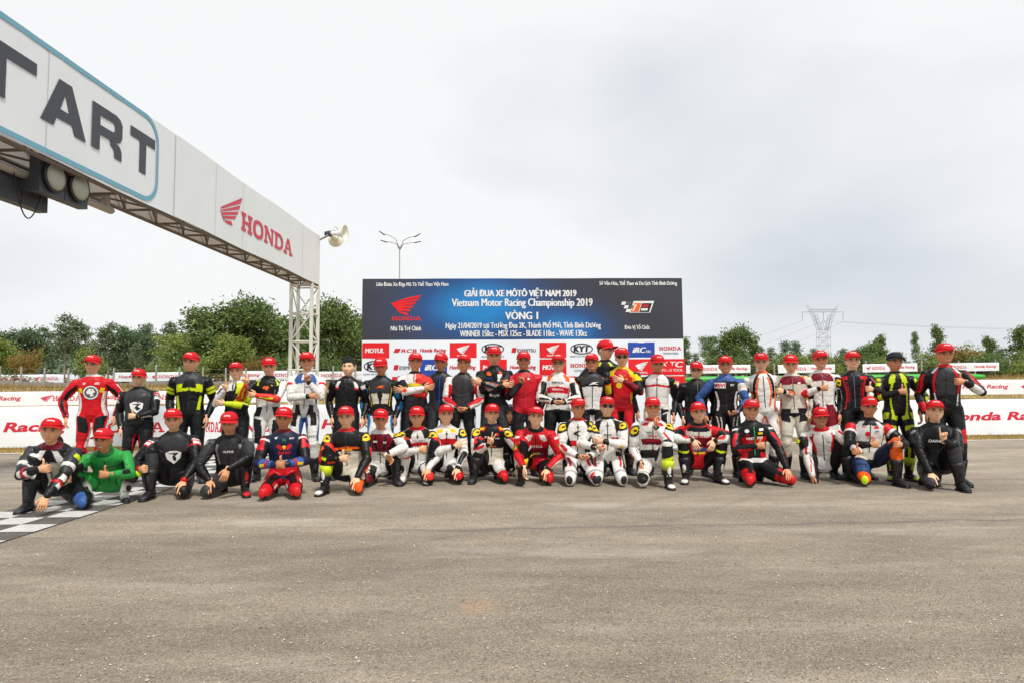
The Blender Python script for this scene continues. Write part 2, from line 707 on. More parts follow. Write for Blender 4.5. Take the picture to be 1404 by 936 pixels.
mb = MB()
mb.add([sq_pt(0, -14, .003), sq_pt(NROW, -14, .003), sq_pt(NROW, 24, .003), sq_pt(0, 24, .003)], [(0, 1, 2, 3)])
mb.build('black_band', 'black_paint', start)
g_ = .004
for r_ in range(NROW):
    for c_ in range(-14, 24):
        if (r_ + c_) % 2 == 0:
            mb = MB()
            mb.add([sq_pt(r_ + g_, c_ + g_, .007), sq_pt(r_ + 1 - g_, c_ + g_, .007), sq_pt(r_ + 1 - g_, c_ + 1 - g_, .007), sq_pt(r_ + g_, c_ + 1 - g_, .007)], [(0, 1, 2, 3)])
            mb.build('white_square', 'white_paint', start)

# dry grass along the verge
def grass(name, n, u0, u1, v0, v1, h0, h1, seed, cols, zf=None, label=None, wd=.008, parent=None):
    rr = random.Random(seed)
    mb = MB()
    for i in range(n):
        u = rr.uniform(u0, u1)
        v = v0 + (v1 - v0) * rr.random()
        z = zf(u, v) if zf else .004
        p = edge_pt(u, v, z)
        h = rr.uniform(h0, h1)
        a = rr.uniform(0, PI)
        dx, dy = math.cos(a) * wd, math.sin(a) * wd
        lx, ly = rr.uniform(-.5, .5) * h, rr.uniform(-.5, .5) * h
        c = rr.choice(cols)
        k = rr.uniform(.75, 1.2)
        mb.add([(p.x - dx, p.y - dy, p.z - .01), (p.x + dx, p.y + dy, p.z - .01), (p.x + lx, p.y + ly, p.z + h)], [(0, 1, 2)], tuple(min(1, q * k) for q in c))
    o = mb.build(name, 'grass_blade')
    tag(o, label, None, None, 'stuff')
    return o


attr_mat('grass_blade', .8, trans=.25)
GC = [hexc('#b79a58'), hexc('#a58a4c'), hexc('#8d8446'), hexc('#c2a566')]
grass('dry_grass', 15000, -6, 26, .05, 1.0, .03, .10, 1, GC, label='short dry grass growing along the white track edge line')

def grit():
    rr = random.Random(8)
    mb = MB()
    cols = [hexc(c) for c in ('#b7ab9a', '#8f8577', '#d6cfc2', '#6e6457', '#9a7a55', '#c9bba6')]
    for i in range(5200):
        py = 700 + 260 * rr.random() ** 1.6
        p = ground(rr.uniform(-60, 1460), py)
        s = rr.uniform(.0022, .0060) * (1.6 if rr.random() < .06 else 1)
        a = rr.uniform(0, 6.28)
        c_, s_ = math.cos(a) * s, math.sin(a) * s
        k = rr.uniform(.6, 1.1)
        mb.add([(p.x + c_, p.y + s_, 0), (p.x - s_ * k, p.y + c_ * k, 0), (p.x - c_, p.y - s_, 0), (p.x + s_ * k, p.y - c_ * k, 0), (p.x + c_ * .2, p.y, s * rr.uniform(.7, 1.1))],
               [(0, 1, 4), (1, 2, 4), (2, 3, 4), (3, 0, 4)], rr.choice(cols))
    tag(mb.build('loose_grit', 'grit_stone'), 'loose grit scattered over the asphalt in front of the group', None, None, 'stuff')


attr_mat('grit_stone', .9)
grit()

# ------------------------------------------------------------------ banners
def cloth(name, c, rough=.55, trans=.0):
    return mat(name, c, rough, bump=.6, bscale=2.2, vary=.05, vscale=1.5)


cloth('banner_white', '#eff4f9')
cloth('banner_white_far', '#ebf0f5')
mat('sign_red', '#d0203a', .6)
mat('sign_pink', '#cf4358', .6)
mat('steel_white', '#d9d7d0', .45, vary=.12, vscale=8)
mat('steel_grey', '#8a8882', .5, metal=.3, vary=.2, vscale=6)
mat('steel_rust', '#6a5e54', .7, vary=.4, vscale=9, bump=.3, bscale=40)
mat('post_grey', '#9b9a94', .7, vary=.2, vscale=4)


def barrier(name, A, B, h, label, group, content, material='banner_white', lean=.0, red='sign_red', seed=1, segs=None, z0=.0):
    """printed cloth stretched between two ground points on a row of stakes; content: list of (kind, u0, v0, w, h) in metres"""
    root = empty(name, (A.x, A.y, A.z))
    tag(root, label, 'banner', group)
    d = Vector((B.x - A.x, B.y - A.y, 0))
    L = d.length
    d.normalize()
    n = Vector((d.y, -d.x, 0))                     # towards the camera side
    if n.y > 0:
        n = -n
    rr = random.Random(seed)
    slope = (B.z - A.z) / L
    ph = rr.uniform(0, 6)

    def pt(u, v, out=0.0):
        w = .012 * math.sin(u * 2.1 + ph) * (v / h) + .006 * math.sin(u * 5.3 + v * 6 + ph) + .004 * math.sin(u * 11 + ph)
        sag = .005 * math.sin(u * 1.55 + ph) * (v / h)
        return d * u + n * (w + out) + Vector((0, 0, z0 + u * slope + v + sag))
    nu = max(12, int(L / .18))
    nv = 5
    mb = MB()
    for off in (0.0, -.012):
        for i in range(nu + 1):
            for j in range(nv + 1):
                mb.v.append(pt(L * i / nu, h * j / nv, off))
    m = nv + 1
    b0 = (nu + 1) * m
    for i in range(nu):
        for j in range(nv):
            a, b, c, e = i * m + j, (i + 1) * m + j, (i + 1) * m + j + 1, i * m + j + 1
            mb.f.append((a, b, c, e))
            mb.f.append((b0 + e, b0 + c, b0 + b, b0 + a))
    for i in range(nu):
        a, b = i * m + nv, (i + 1) * m + nv
        mb.f.append((a, b, b0 + b, b0 + a))
    mb.build('cloth', material, root, True)
    k = max(2, int(L / 2.0))
    for i in range(k + 1):
        u = .03 + (L - .06) * i / k
        p = pt(u, 0, -.06)
        mb = MB()
        mb.tube([p - Vector((0, 0, z0 + .12)), p + Vector((0, 0, h - .02))], .022, 8)
        mb.build('stake', 'steel_grey', root)
    for kind, u0, v0, w, hh in content:
        if kind == 'honda':
            sheet('lettering', [(fit(HW[0], u0, v0, w, hh), HW[1])], lambda a, b: pt(a, b, .004), red, root)
        elif kind == 'wing':
            sheet('emblem', [(fit(WING[0], u0, v0, w, hh), WING[1])], lambda a, b: pt(a, b, .004), red, root)
        else:
            v, f = text2d(kind, .035, .22)
            sheet('lettering', [(fit(v, u0, v0, w, hh), f)], lambda a, b: pt(a, b, .004), red, root)
    return root


# big banner along the track edge, two lengths either side of the group and the stretch behind it
def along_of(px, out):
    """distance along the track edge of the picture column px, at an offset behind the edge"""
    d = ray(px, 600)
    d = Vector((d.x, d.y))
    o = Vector((edge_pt(0, out).x, edge_pt(0, out).y))
    e = Vector((ed.x, ed.y))
    # solve o + e*a = d*k
    det = e.x * (-d.y) + d.x * e.y
    return (-o.x * (-d.y) - d.x * o.y) / det if abs(det) > 1e-9 else 0


OUT1 = .85


def track_banner(px0, px1, text_px, label, seed, extra=()):
    a0, a1 = along_of(px0, OUT1), along_of(px1, OUT1)
    A, B = edge_pt(a0, OUT1, .01), edge_pt(a1, OUT1, .01)
    cont = []
    for kind, p0, p1, v0, v1 in text_px:
        u0, u1 = along_of(p0, OUT1) - a0, along_of(p1, OUT1) - a0
        cont.append((kind, u0, v0, u1 - u0, v1 - v0))
    return barrier('track_banner', A, B, .84, label, 'long white banners along the track edge', cont, seed=seed, z0=.03)


track_banner(-330, 262, [('Honda Racing', -95, 92, .26, .52), ('Honda Racing', -300, -150, .26, .52), ('honda', 128, 225, .28, .50)],
             'white track edge banner lettered Honda Racing behind the squatting green suit', 2)
track_banner(264, 660, [('HONDA', 300, 380, .26, .48), ('honda', 270, 300, .27, .49), ('Honda Racing', 440, 600, .26, .52)],
             'white track edge banner between the arch tower and the printed backdrop', 3)
track_banner(662, 1010, [('Honda Racing', 700, 860, .26, .52)], 'white track edge banner hidden behind the printed backdrop', 4)
track_banner(1012, 1700, [('Honda Racing', 1292, 1462, .28, .54), ('wing', 1060, 1090, .24, .54), ('honda', 1096, 1190, .28, .52), ('honda', 1500, 1600, .28, .5)],
             'white track edge banner lettered Honda Racing beside the tall rider', 5)

# second run of banners far behind, on the ground before the bank
def far_banner(pxa, ya, pxb, yb, depth_a, depth_b, hpx, items, label, group, seed, post=None, red='sign_red', mat_='banner_white_far'):
    A, B = at(pxa, ya, depth_a), at(pxb, yb, depth_b)
    h = hpx / FPX * (depth_a + depth_b) / 2
    L = (Vector((B.x, B.y)) - Vector((A.x, A.y))).length
    cont = []
    for kind, p0, p1, f0, f1 in items:
        u0, u1 = (p0 - pxa) / (pxb - pxa) * L, (p1 - pxa) / (pxb - pxa) * L
        cont.append((kind, u0, h * f0, u1 - u0, h * (f1 - f0)))
    return barrier('far_banner', A, B, h, label, group, cont, material=mat_, seed=seed, red=red)


far_banner(-60, 557, 168, 553.5, 38, 40, 19, [('Honda Racing', -40, 26, .3, .7), ('wing', 52, 70, .25, .75), ('honda', 69, 108, .3, .68), ('Honda Racing', 122, 160, .3, .7)],
           'low white banner with red wing on the field left of the red suit', 'banners on the field beyond the track', 11, red='sign_pink')
far_banner(170, 553.5, 420, 550, 40, 41, 17, [('honda', 200, 240, .3, .68), ('Honda Racing', 300, 370, .3, .7)],
           'low white banner on the field between the black suits and the arch tower', 'banners on the field beyond the track', 12, red='sign_pink')
far_banner(950, 543, 1190, 541.5, 44, 45, 18, [('Honda Racing', 960, 1040, .3, .7), ('honda', 1080, 1130, .3, .7)],
           'low white banner on the field behind the right half of the standing row', 'banners on the field beyond the track', 13, red='sign_pink')
far_banner(1192, 541.5, 1480, 539, 45, 46, 20, [('Honda Racing', 1318, 1382, .32, .68), ('wing', 1399, 1413, .3, .72), ('honda', 1415, 1465, .32, .66)],
           'low white banner lettered Honda Racing on the field right of the tall rider', 'banners on the field beyond the track', 14, red='sign_pink')
mat('purple_cloth', '#5a4a9a', .7)
mat('green_tube', '#3fae3a', .45, bump=.1, bscale=2)
mat('red_tube', '#d81f2a', .45)
mat('yellow_tube', '#e6c21c', .45)


def air_tube(name, pxa, ya, pxb, yb, dep, rpx, material, label, group=None):
    A, B = at(pxa, ya, dep), at(pxb, yb, dep)
    r = rpx / FPX * dep
    gz = 0
    o = empty(name, (A.x, A.y, 0))
    tag(o, label, 'barrier', group)
    mb = MB()
    N = 24
    pts, rad = [], []
    for i in range(N + 1):
        p = A.lerp(B, i / N)
        pts.append(Vector((p.x - A.x, p.y - A.y, p.z)))
        rad.append(r * (1 + .03 * math.sin(i * 2.2)) * (.6 if i in (0, N) else 1))
    mb.tube(pts, rad, 16, round_ends=True)
    mb.build('tube', material, o, True)
    for i in range(5):
        p = pts[int((i + .5) / 5 * N)]
        mb = MB()
        mb.box((p.x, p.y, (p.z - r) / 2), (.5, .4, max(p.z - r + .06, .1)))
        mb.build('support_block', 'post_grey', o)
    return o


air_tube('inflatable_barrier', 940, 520, 1348, 515.5, 48, 4.2, 'green_tube', 'long green inflatable safety barrier on the field behind the right riders')
air_tube('inflatable_barrier', 205, 543, 262, 542, 47, 3.4, 'red_tube', 'short red inflatable safety barrier on the field behind the yellow striped suit')
air_tube('inflatable_barrier', 150, 534.5, 235, 533.5, 52, 2.4, 'yellow_tube', 'thin yellow inflatable safety barrier at the foot of the dry bank')

# bank: fence line with small banners
BRN = 1


def fence(name, u0, u1, v, step, hgt, label, seed):
    root = empty(name, edge_pt(u0, v, 0))
    tag(root, label, 'fence')
    rr = random.Random(seed)
    n = int((u1 - u0) / step)
    o0 = edge_pt(u0, v, 0)
    tops = []
    mb = MB()
    mb.box((0, 0, 0), (.12, .10, hgt))
    me = mb.mesh('post', 'post_grey')
    for i in range(n + 1):
        u = u0 + step * i + rr.uniform(-.15, .15)
        z = TZ(u, v)
        p = edge_pt(u, v, z) - o0
        o = link('post', me, root, p + Vector((0, 0, hgt / 2 - .15)))
        o.rotation_euler = (rr.uniform(-.03, .03), rr.uniform(-.03, .03), rr.uniform(-.2, .2))
        tops.append(p)
    for k in range(4):
        mb = MB()
        mb.tube([p + Vector((0, 0, .35 + k * (hgt - .65) / 3)) for p in tops], .012, 4)
        mb.build('wire', 'steel_grey', root)
    return root


uL, uM, uR = -45, 24, 85
fence('wire_fence', uL, uM, 44.0, 1.75, 1.75, 'grey post and wire fence on the bank before the left trees', 3)
fence('wire_fence', uM + 1, uR, 44.0, 1.75, 1.75, 'grey post and wire fence on the bank before the right bushes', 4)
mat('wall_concrete', '#8f8c84', .9, vary=.25, vscale=1.2, bump=.4, bscale=8)


def low_wall(u0, u1, label):
    root = empty('retaining_wall', edge_pt(u0, 45.2, 0))
    tag(root, label, 'wall')
    o0 = edge_pt(u0, 45.2, 0)
    n = int((u1 - u0) / 3.0)
    for i in range(n):
        a, b = edge_pt(u0 + (u1 - u0) * i / n, 45.2) - o0, edge_pt(u0 + (u1 - u0) * (i + 1) / n - .03, 45.2) - o0
        mb = MB()
        zc_ = TZ(u0 + (u1 - u0) * (i + .5) / n, 45.2)
        z0, z1 = .6, zc_ + .42 + .10 * math.sin(i * 3.1)
        q = en * .18
        mb.add([a + Vector((0, 0, z0)), b + Vector((0, 0, z0)), b + q + Vector((0, 0, z0)), a + q + Vector((0, 0, z0)),
                a + Vector((0, 0, z1)), b + Vector((0, 0, z1)), b + q + Vector((0, 0, z1)), a + q + Vector((0, 0, z1))],
               [(0, 1, 5, 4), (1, 2, 6, 5), (2, 3, 7, 6), (3, 0, 4, 7), (4, 5, 6, 7), (3, 2, 1, 0)])
        mb.build('panel', 'wall_concrete', root)


low_wall(-45, 24, 'low grey concrete wall behind the left wire fence')
low_wall(25, 85, 'low grey concrete wall behind the right wire fence')

FB = 'small banners along the bank fence'
for i, (a, ya, b, yb, hp, it, lab) in enumerate([
    (-60, 526, 87, 524.5, 12, [('Honda Racing', -12, 36, .3, .7), ('wing', 47, 55, .25, .75), ('honda', 55, 80, .32, .68)], 'small white bank banner left of the tall red suit'),
    (156, 522.5, 250, 521.5, 12, [('Honda Racing', 162, 203, .3, .7), ('wing', 208, 216, .25, .75), ('honda', 217, 244, .32, .68)], 'small white bank banner between the red suit and the yellow striped suit'),
    (315, 520.5, 409, 519.5, 12, [('Honda Racing', 320, 356, .3, .7), ('wing', 364, 372, .25, .75), ('honda', 373, 402, .32, .68)], 'small white bank banner behind the V sign riders'),
    (425, 520, 499, 519.5, 11, [('honda', 440, 470, .3, .7)], 'small white bank banner between the arch tower and the backdrop'),
    (941, 511.5, 1029, 510.5, 11, [('wing', 953, 960, .25, .75), ('honda', 961, 984, .3, .7), ('Honda Racing', 992, 1025, .3, .7)], 'small white bank banner behind the blue shouldered rider'),
    (1067, 511, 1145, 510, 11, [('honda', 1082, 1106, .3, .7), ('Honda Racing', 1112, 1141, .3, .7)], 'small white bank banner behind the cream suit with dark red yoke'),
    (1183, 510, 1258, 508.5, 11, [('wing', 1188, 1195, .25, .75), ('honda', 1196, 1214, .3, .7), ('Honda Racing', 1226, 1255, .3, .7)], 'small white bank banner behind the black capped rider'),
    (1288, 509, 1370, 507.5, 11, [('honda', 1306, 1326, .3, .7), ('Honda Racing', 1336, 1366, .3, .7)], 'small white bank banner right of the tall rider')]):
    far_banner(a, ya, b, yb, 57.5, 57.5, hp, it, lab, FB, 30 + i, red='sign_pink')

# dry brush on the bank and behind the fence
attr_mat('brush_leaf', .8, trans=.2)


def brush(name, n, u0, u1, v0, v1, h, cols, seed, label, size=.16):
    rr = random.Random(seed)
    mb = MB()
    for i in range(n):
        u, v = rr.uniform(u0, u1), rr.uniform(v0, v1)
        hh = h * (.55 + .45 * math.sin(u * .55 + seed) * math.sin(u * .21)) * rr.random() ** .7
        p = edge_pt(u, v, TZ(u, v) + hh)
        a, e = rr.uniform(0, 2 * PI), rr.uniform(-.6, 1.2)
        d1 = Vector((math.cos(a), math.sin(a), rr.uniform(-.3, .5))) * size * rr.uniform(.5, 1.2)
        d2 = Vector((-math.sin(a), math.cos(a), e)).normalized() * size * rr.uniform(.3, .7)
        c = rr.choice(cols)
        k = rr.uniform(.7, 1.25)
        mb.add([p - d1, p + d2, p + d1, p - d2], [(0, 1, 2, 3)], tuple(min(1, q * k) for q in c))
    o = mb.build(name, 'brush_leaf')
    tag(o, label, None, None, 'stuff')


BC = [hexc('#8a7a3c'), hexc('#7d6b45'), hexc('#66702e'), hexc('#a07c4e'), hexc('#5c6a30')]
brush('dry_brush', 22000, -45, 24, 46, 52, 1.35, BC, 5, 'low dry brush growing behind the bank fence under the left trees')
brush('green_brush', 24000, 24, 95, 46, 54, 1.7, [hexc('#5d6f33'), hexc('#4a5f2c'), hexc('#7f8748'), hexc('#3c5228')], 6, 'green brush growing behind the bank fence under the right trees')
grass('bank_grass', 30000, -45, 85, 31, 43, .10, .42, 9, [hexc('#b8985a'), hexc('#a0844c'), hexc('#94804e'), hexc('#7f7a44'), hexc('#8a6a44')], TZ, 'tall dry yellow grass covering the bank', wd=.03)
# ------------------------------------------------------------------ start gantry
gd = (lambda v: Vector((v.x, v.y, 0)).normalized())(ray(727, 528))     # direction of the beam, away from the camera
gl = Vector((-gd.y, gd.x, 0))                                       # to the left of it
FAR = at(438, 391, 21.0)
BZ0 = FAR.z
BZ1 = at(440, 324, 21.0).z
BH = BZ1 - BZ0
BW = .66
SPAN = 22.5
gant = empty('start_gantry', (FAR.x, FAR.y, 0))
tag(gant, 'white start gantry with lattice tower, beam lettered START and a red Honda wing', 'gantry')


def gp(along, out, z):
    """along: metres back from the far tower face towards the camera; out: metres to the left of the banner face"""
    return -gd * along + gl * out + Vector((0, 0, z))


def bar(mb, a, b, w):
    mb.tube([a, b], w, 6)


# cloth faces
mat('gantry_cloth', '#e3e8eb', .5, bump=.55, bscale=1.3, vary=.05, vscale=.9)
mat('gantry_back', '#cfc6be', .7, vary=.08, vscale=2)
mat('letter_dark', '#3f424a', .55, vary=.06, vscale=3)
mat('frame_blue', '#6fa7bd', .55, vary=.06, vscale=3)
for nm, o0, o1, m_ in (('banner_face', 0.0, .02, 'gantry_cloth'), ('banner_back', BW - .02, BW, 'gantry_back')):
    mb = MB()
    N, K = 90, 6

    def cl(i, j, o):
        al, z = SPAN * i / N, BZ0 + BH * j / K
        w = .004 * math.sin(al * 3.3) * math.sin(j / K * PI) + .003 * math.sin(al * 7.7 + j)
        return gp(al, o - w, z - (.012 * math.sin(al * 1.4) if j in (0, K) else 0))
    for o in (o0, o1):
        for i in range(N + 1):
            for j in range(K + 1):
                mb.v.append(cl(i, j, o))
    m = K + 1
    b0 = (N + 1) * m
    for i in range(N):
        for j in range(K):
            a, b, c, d_ = i * m + j, (i + 1) * m + j, (i + 1) * m + j + 1, i * m + j + 1
            mb.f += [(a, b, c, d_), (b0 + d_, b0 + c, b0 + b, b0 + a)]
    mb.build(nm, m_, gant, True)
mb = MB()
mb.add([gp(-.004, .0, BZ0), gp(-.004, BW, BZ0), gp(-.004, BW, BZ1), gp(-.004, 0, BZ1)], [(0, 1, 2, 3)])
mb.build('banner_end', 'gantry_cloth', gant)
# seams in the cloth
mat('cloth_seam', '#b9bec1', .6)


def seam_at(px):
    d = ray(px, 250)
    det = d.x * gd.y - d.y * gd.x
    return (d.x * FAR.y - d.y * FAR.x) / det


for xs in (-260, 60, 239.0, 296.0, 334.0, 416.0):
    mb = MB()
    a_ = seam_at(xs)
    w_ = .012 if xs == 239.0 else .006
    pts = [(gp(a_ + sg * w_, -.0095, BZ0 + .02 + (BH - .04) * j / 8)) for j in range(9) for sg in (-1, 1)]
    mb.add(pts, [(2 * j, 2 * j + 1, 2 * j + 3, 2 * j + 2) for j in range(8)])
    mb.build('cloth_seam', 'cloth_seam', gant)
# beam truss: chords, posts and diagonals under the cloth
for o in (.05, BW - .05):
    mb = MB()
    bar(mb, gp(.0, o, BZ0 - .02), gp(SPAN, o, BZ0 - .02), .034)
    mb.build('chord', 'steel_rust', gant)
    mb = MB()
    bar(mb, gp(.0, o, BZ1 - .05), gp(SPAN, o, BZ1 - .05), .03)
    mb.build('chord', 'steel_rust', gant)
nb_ = 22
for i in range(nb_ + 1):
    al = SPAN * i / nb_
    mb = MB()
    bar(mb, gp(al, .05, BZ0 - .015), gp(al, BW - .05, BZ0 - .015), .022)
    mb.build('cross_bar', 'steel_rust', gant)
    mb = MB()
    bar(mb, gp(al, .06, BZ0), gp(al, .06, BZ1 - .06), .022)
    mb.build('web_post', 'steel_rust', gant)
    mb = MB()
    bar(mb, gp(al, BW - .06, BZ0), gp(al, BW - .06, BZ1 - .06), .022)
    mb.build('web_post', 'steel_rust', gant)
    if i < nb_:
        a2 = SPAN * (i + 1) / nb_
        mb = MB()
        p, q = (gp(al, .06, BZ0), gp(a2, BW - .06, BZ0)) if i % 2 else (gp(al, BW - .06, BZ0), gp(a2, .06, BZ0))
        bar(mb, p, q, .018)
        mb.build('diagonal', 'steel_rust', gant)
        mb = MB()
        bar(mb, gp(al, BW - .08, BZ0), gp(a2, BW - .08, BZ0 + BH * .8), .018)
        mb.build('diagonal', 'steel_rust', gant)
# towers
def tower(al0):
    W = .62
    zt = BZ0 - .03
    c = [gp(al0 + .02, .03, 0), gp(al0 + .02 + W, .03, 0), gp(al0 + .02 + W, .03 + W, 0), gp(al0 + .02, .03 + W, 0)]
    for p in c:
        mb = MB()
        mb.box((p.x, p.y, zt / 2), (.085, .085, zt), Matrix.Rotation(math.atan2(gd.y, gd.x), 3, 'Z'))
        mb.build('tower_leg', 'steel_white', gant)
    nz = 5
    for k in range(nz + 1):
        z = .08 + (zt - .14) * k / nz
        for e in range(4):
            a, b = c[e], c[(e + 1) % 4]
            mb = MB()
            bar(mb, a + Vector((0, 0, z)), b + Vector((0, 0, z)), .024)
            mb.build('tower_rung', 'steel_white', gant)
            if k < nz:
                z2 = .08 + (zt - .14) * (k + 1) / nz
                p, q = (a, b) if (k + e) % 2 else (b, a)
                mb = MB()
                bar(mb, p + Vector((0, 0, z)), q + Vector((0, 0, z2)), .022)
                mb.build('tower_brace', 'steel_white', gant)
    mb = MB()
    cc = (c[0] + c[2]) / 2
    mb.box((cc.x, cc.y, .03), (1.0, 1.0, .10), Matrix.Rotation(math.atan2(gd.y, gd.x), 3, 'Z'))
    mb.build('tower_foot', 'wall_concrete', gant)


tower(0)
tower(SPAN - .7)


def gal(px):
    """distance along the beam (from the far end) of picture column px on the banner face"""
    d = ray(px, 250)
    # camera + d*k = FAR - gd*a  (plan view)
    ax, ay = FAR.x, FAR.y
    det = d.x * gd.y - d.y * gd.x
    # d.x*k + gd.x*a = ax ; d.y*k + gd.y*a = ay
    return (d.x * ay - d.y * ax) / det


def gface(a, b, out=.016):
    return gp(a, -out - .010 * 0, BZ0 + b)


def gz(px, py):
    """height on the face of a picture point"""
    a = gal(px)
    p = Vector((FAR.x, FAR.y, 0)) - gd * a
    d = ray(px, py)
    k = p.y / d.y
    return CAM_H + d.z * k - BZ0


# START letters drawn as outlines; u runs from the near side to the far side (left to right in reading order)
gx = lambda px: -gal(px)
GLYPH = {
    'T': (1.0, [[(.365, 0), (.635, 0), (.635, .76), (.365, .76)], [(0, .76), (1, .76), (1, 1), (0, 1)]], None),
    'A': (1.0, [[(0, 0), (.27, 0), (.315, .17), (.685, .17), (.73, 0), (1, 0), (.985, .05), (.67, 1), (.5, 1), (.5, .77), (.605, .38), (.395, .38), (.5, .77), (.5, 1), (.33, 1), (.015, .05)]], None),
}


def put_glyph(kind, px0, px1, zb, zt):
    u0, u1 = gx(px0), gx(px1)
    w, h = u1 - u0, zt - zb
    parts = []
    if kind == 'T':
        parts.append(poly2d(GLYPH['T'][1]))
    elif kind == 'A':
        parts.append(poly2d([[(0, 0), (.27, 0), (.33, .19), (.40, .40), (.50, .74), (.50, 1), (.36, 1)],
                             [(1, 0), (.64, 1), (.50, 1), (.50, .74), (.60, .40), (.67, .19), (.73, 0)],
                             [(.33, .19), (.67, .19), (.60, .40), (.40, .40)]]))
    elif kind == 'R':
        o_ = [(.26, 1.0), (.78, 1.0), (.92, .95), (1.0, .84), (1.0, .55), (.94, .42), (.80, .36), (.26, .36)]
        i_ = [(.26, .79), (.68, .79), (.71, .78), (.74, .75), (.74, .62), (.71, .58), (.67, .57), (.26, .57)]
        parts.append(poly2d([[(0, 0), (.26, 0), (.26, 1), (0, 1)]]))
        v, f = ring2d(o_, i_)
        parts.append((np.array(v), f))
        parts.append(poly2d([[(.60, .36), (.80, .36), (.93, .31), (.99, .20), (1.0, 0), (.74, 0), (.73, .15), (.68, .22), (.60, .24)]]))
    elif kind == 'S':
        parts.append(poly2d([[(0, 0), (1, 0), (1, .60), (.26, .60), (.26, .78), (1, .78), (1, 1), (0, 1), (0, .40), (.74, .40), (.74, .22), (0, .22)]]))
    sheet('letter', [(v * np.array([w, h]) + np.array([u0, zb]), f) for v, f in parts], lambda a, b: gp(-a, -.012, BZ0 + b), 'letter_dark', gant)


zb, zt = gz(190, 236), gz(190, 180.5)
put_glyph('S', -330, -120, zb, zt)
put_glyph('T', -88, 43.5, zb, zt)
put_glyph('A', 50.5, 115, zb, zt)
put_glyph('R', 122.3, 165, zb, zt)
put_glyph('T', 176, 210.5, zb, zt)
# rounded blue frame around START
u0, u1 = gx(-520), gx(216)
v0, v1 = .035, BH - .004
rad = .42


def rr_pts(u0, v0, u1, v1, r):
    pts = []
    for cx_, cy_, a0 in ((u1 - r, v1 - r, 0), (u0 + r, v1 - r, 90), (u0 + r, v0 + r, 180), (u1 - r, v0 + r, 270)):
        for k in range(9):
            t = math.radians(a0 + 90 * k / 8)
            pts.append((cx_ + r * math.cos(t), cy_ + r * math.sin(t)))
    pts.append(pts[0])
    return pts


v, f = ring2d(rr_pts(u0, v0, u1, v1, rad), rr_pts(u0 + .07, v0 + .075, u1 - .07, v1 - .075, rad - .06))
# subdivide long sides so the frame follows the cloth
sheet('blue_frame', [(np.array(v), f)], lambda a, b: gp(-a, -.010, BZ0 + b), 'frame_blue', gant)
# red wing and name on the beam
feathers = [[(143, 212), (180, 196), (325, 135), (318, 172), (300, 187), (150, 228)], [(155, 238), (310, 200), (300, 236), (160, 250)],
            [(160, 258), (297, 254), (285, 280), (168, 282)], [(168, 290), (278, 292), (265, 318), (175, 312)],
            [(182, 322), (235, 335), (248, 372), (215, 360), (185, 345)], [(141, 216), (147, 234), (180, 335), (172, 331), (142, 240)]]
sheet('emblem', [poly2d([[(gx(280 + x / 6.24), gz(280 + x / 6.24, 250 + y / 6.24)) for x, y in fe] for fe in feathers])],
      lambda a, b: gp(-a, -.012, BZ0 + b), 'sign_pink', gant)
a0, a1 = gx(331.5), gx(402)
zb_, zt_ = gz(338, 319), gz(338, 293)
sheet('lettering', [(fit(HW[0], a0, zb_, a1 - a0, zt_ - zb_), HW[1])], lambda a, b: gp(-a, -.012, BZ0 + b), 'sign_pink', gant)

# ------------------------------------------------------------------ start lights on a pipe under the beam
mat('lamp_case', '#3b3e44', .5, vary=.1, vscale=8)
mat('lamp_glass', '#a3a693', .35, bump=.5, bscale=120, vary=.08, vscale=60)
mat('cable_black', '#1d1c1c', .6)
mat('pipe_grey', '#a79d94', .45, metal=.25, vary=.15, vscale=9)


def under(px, py, out):
    """point below the beam: picture point at a plan offset left of the banner face"""
    d = ray(px, py)
    o = Vector((FAR.x, FAR.y, 0)) + gl * out
    det = d.x * gd.y - d.y * gd.x
    a = (d.x * o.y - d.y * o.x) / det
    p = o - gd * a
    k = p.y / d.y
    return a, CAM_H + d.z * k


OUTP = .42
a_end, z_end = under(152, 289, OUTP)
zp = z_end
base = Vector((FAR.x, FAR.y, 0))
pipe = empty('light_pipe', base + gp(a_end, OUTP, 0))
tag(pipe, 'grey steel pipe hung under the start gantry beam', 'pipe')


def lp(along, out, z):
    return gp(along, out, z) - gp(a_end, OUTP, 0)


mb = MB()
mb.tube([lp(a_end, OUTP, zp), lp(a_end + 5.2, OUTP, zp)], .062, 14, round_ends=True)
mb.build('pipe', 'pipe_grey', pipe, True)
for k in (.15, 2.6, 5.0):
    mb = MB()
    mb.box((lp(a_end + k, OUTP, (zp + BZ0) / 2)), (.10, .10, BZ0 - zp + .06), Matrix.Rotation(math.atan2(gd.y, gd.x), 3, 'Z'))
    mb.build('hanger', 'pipe_grey', pipe)


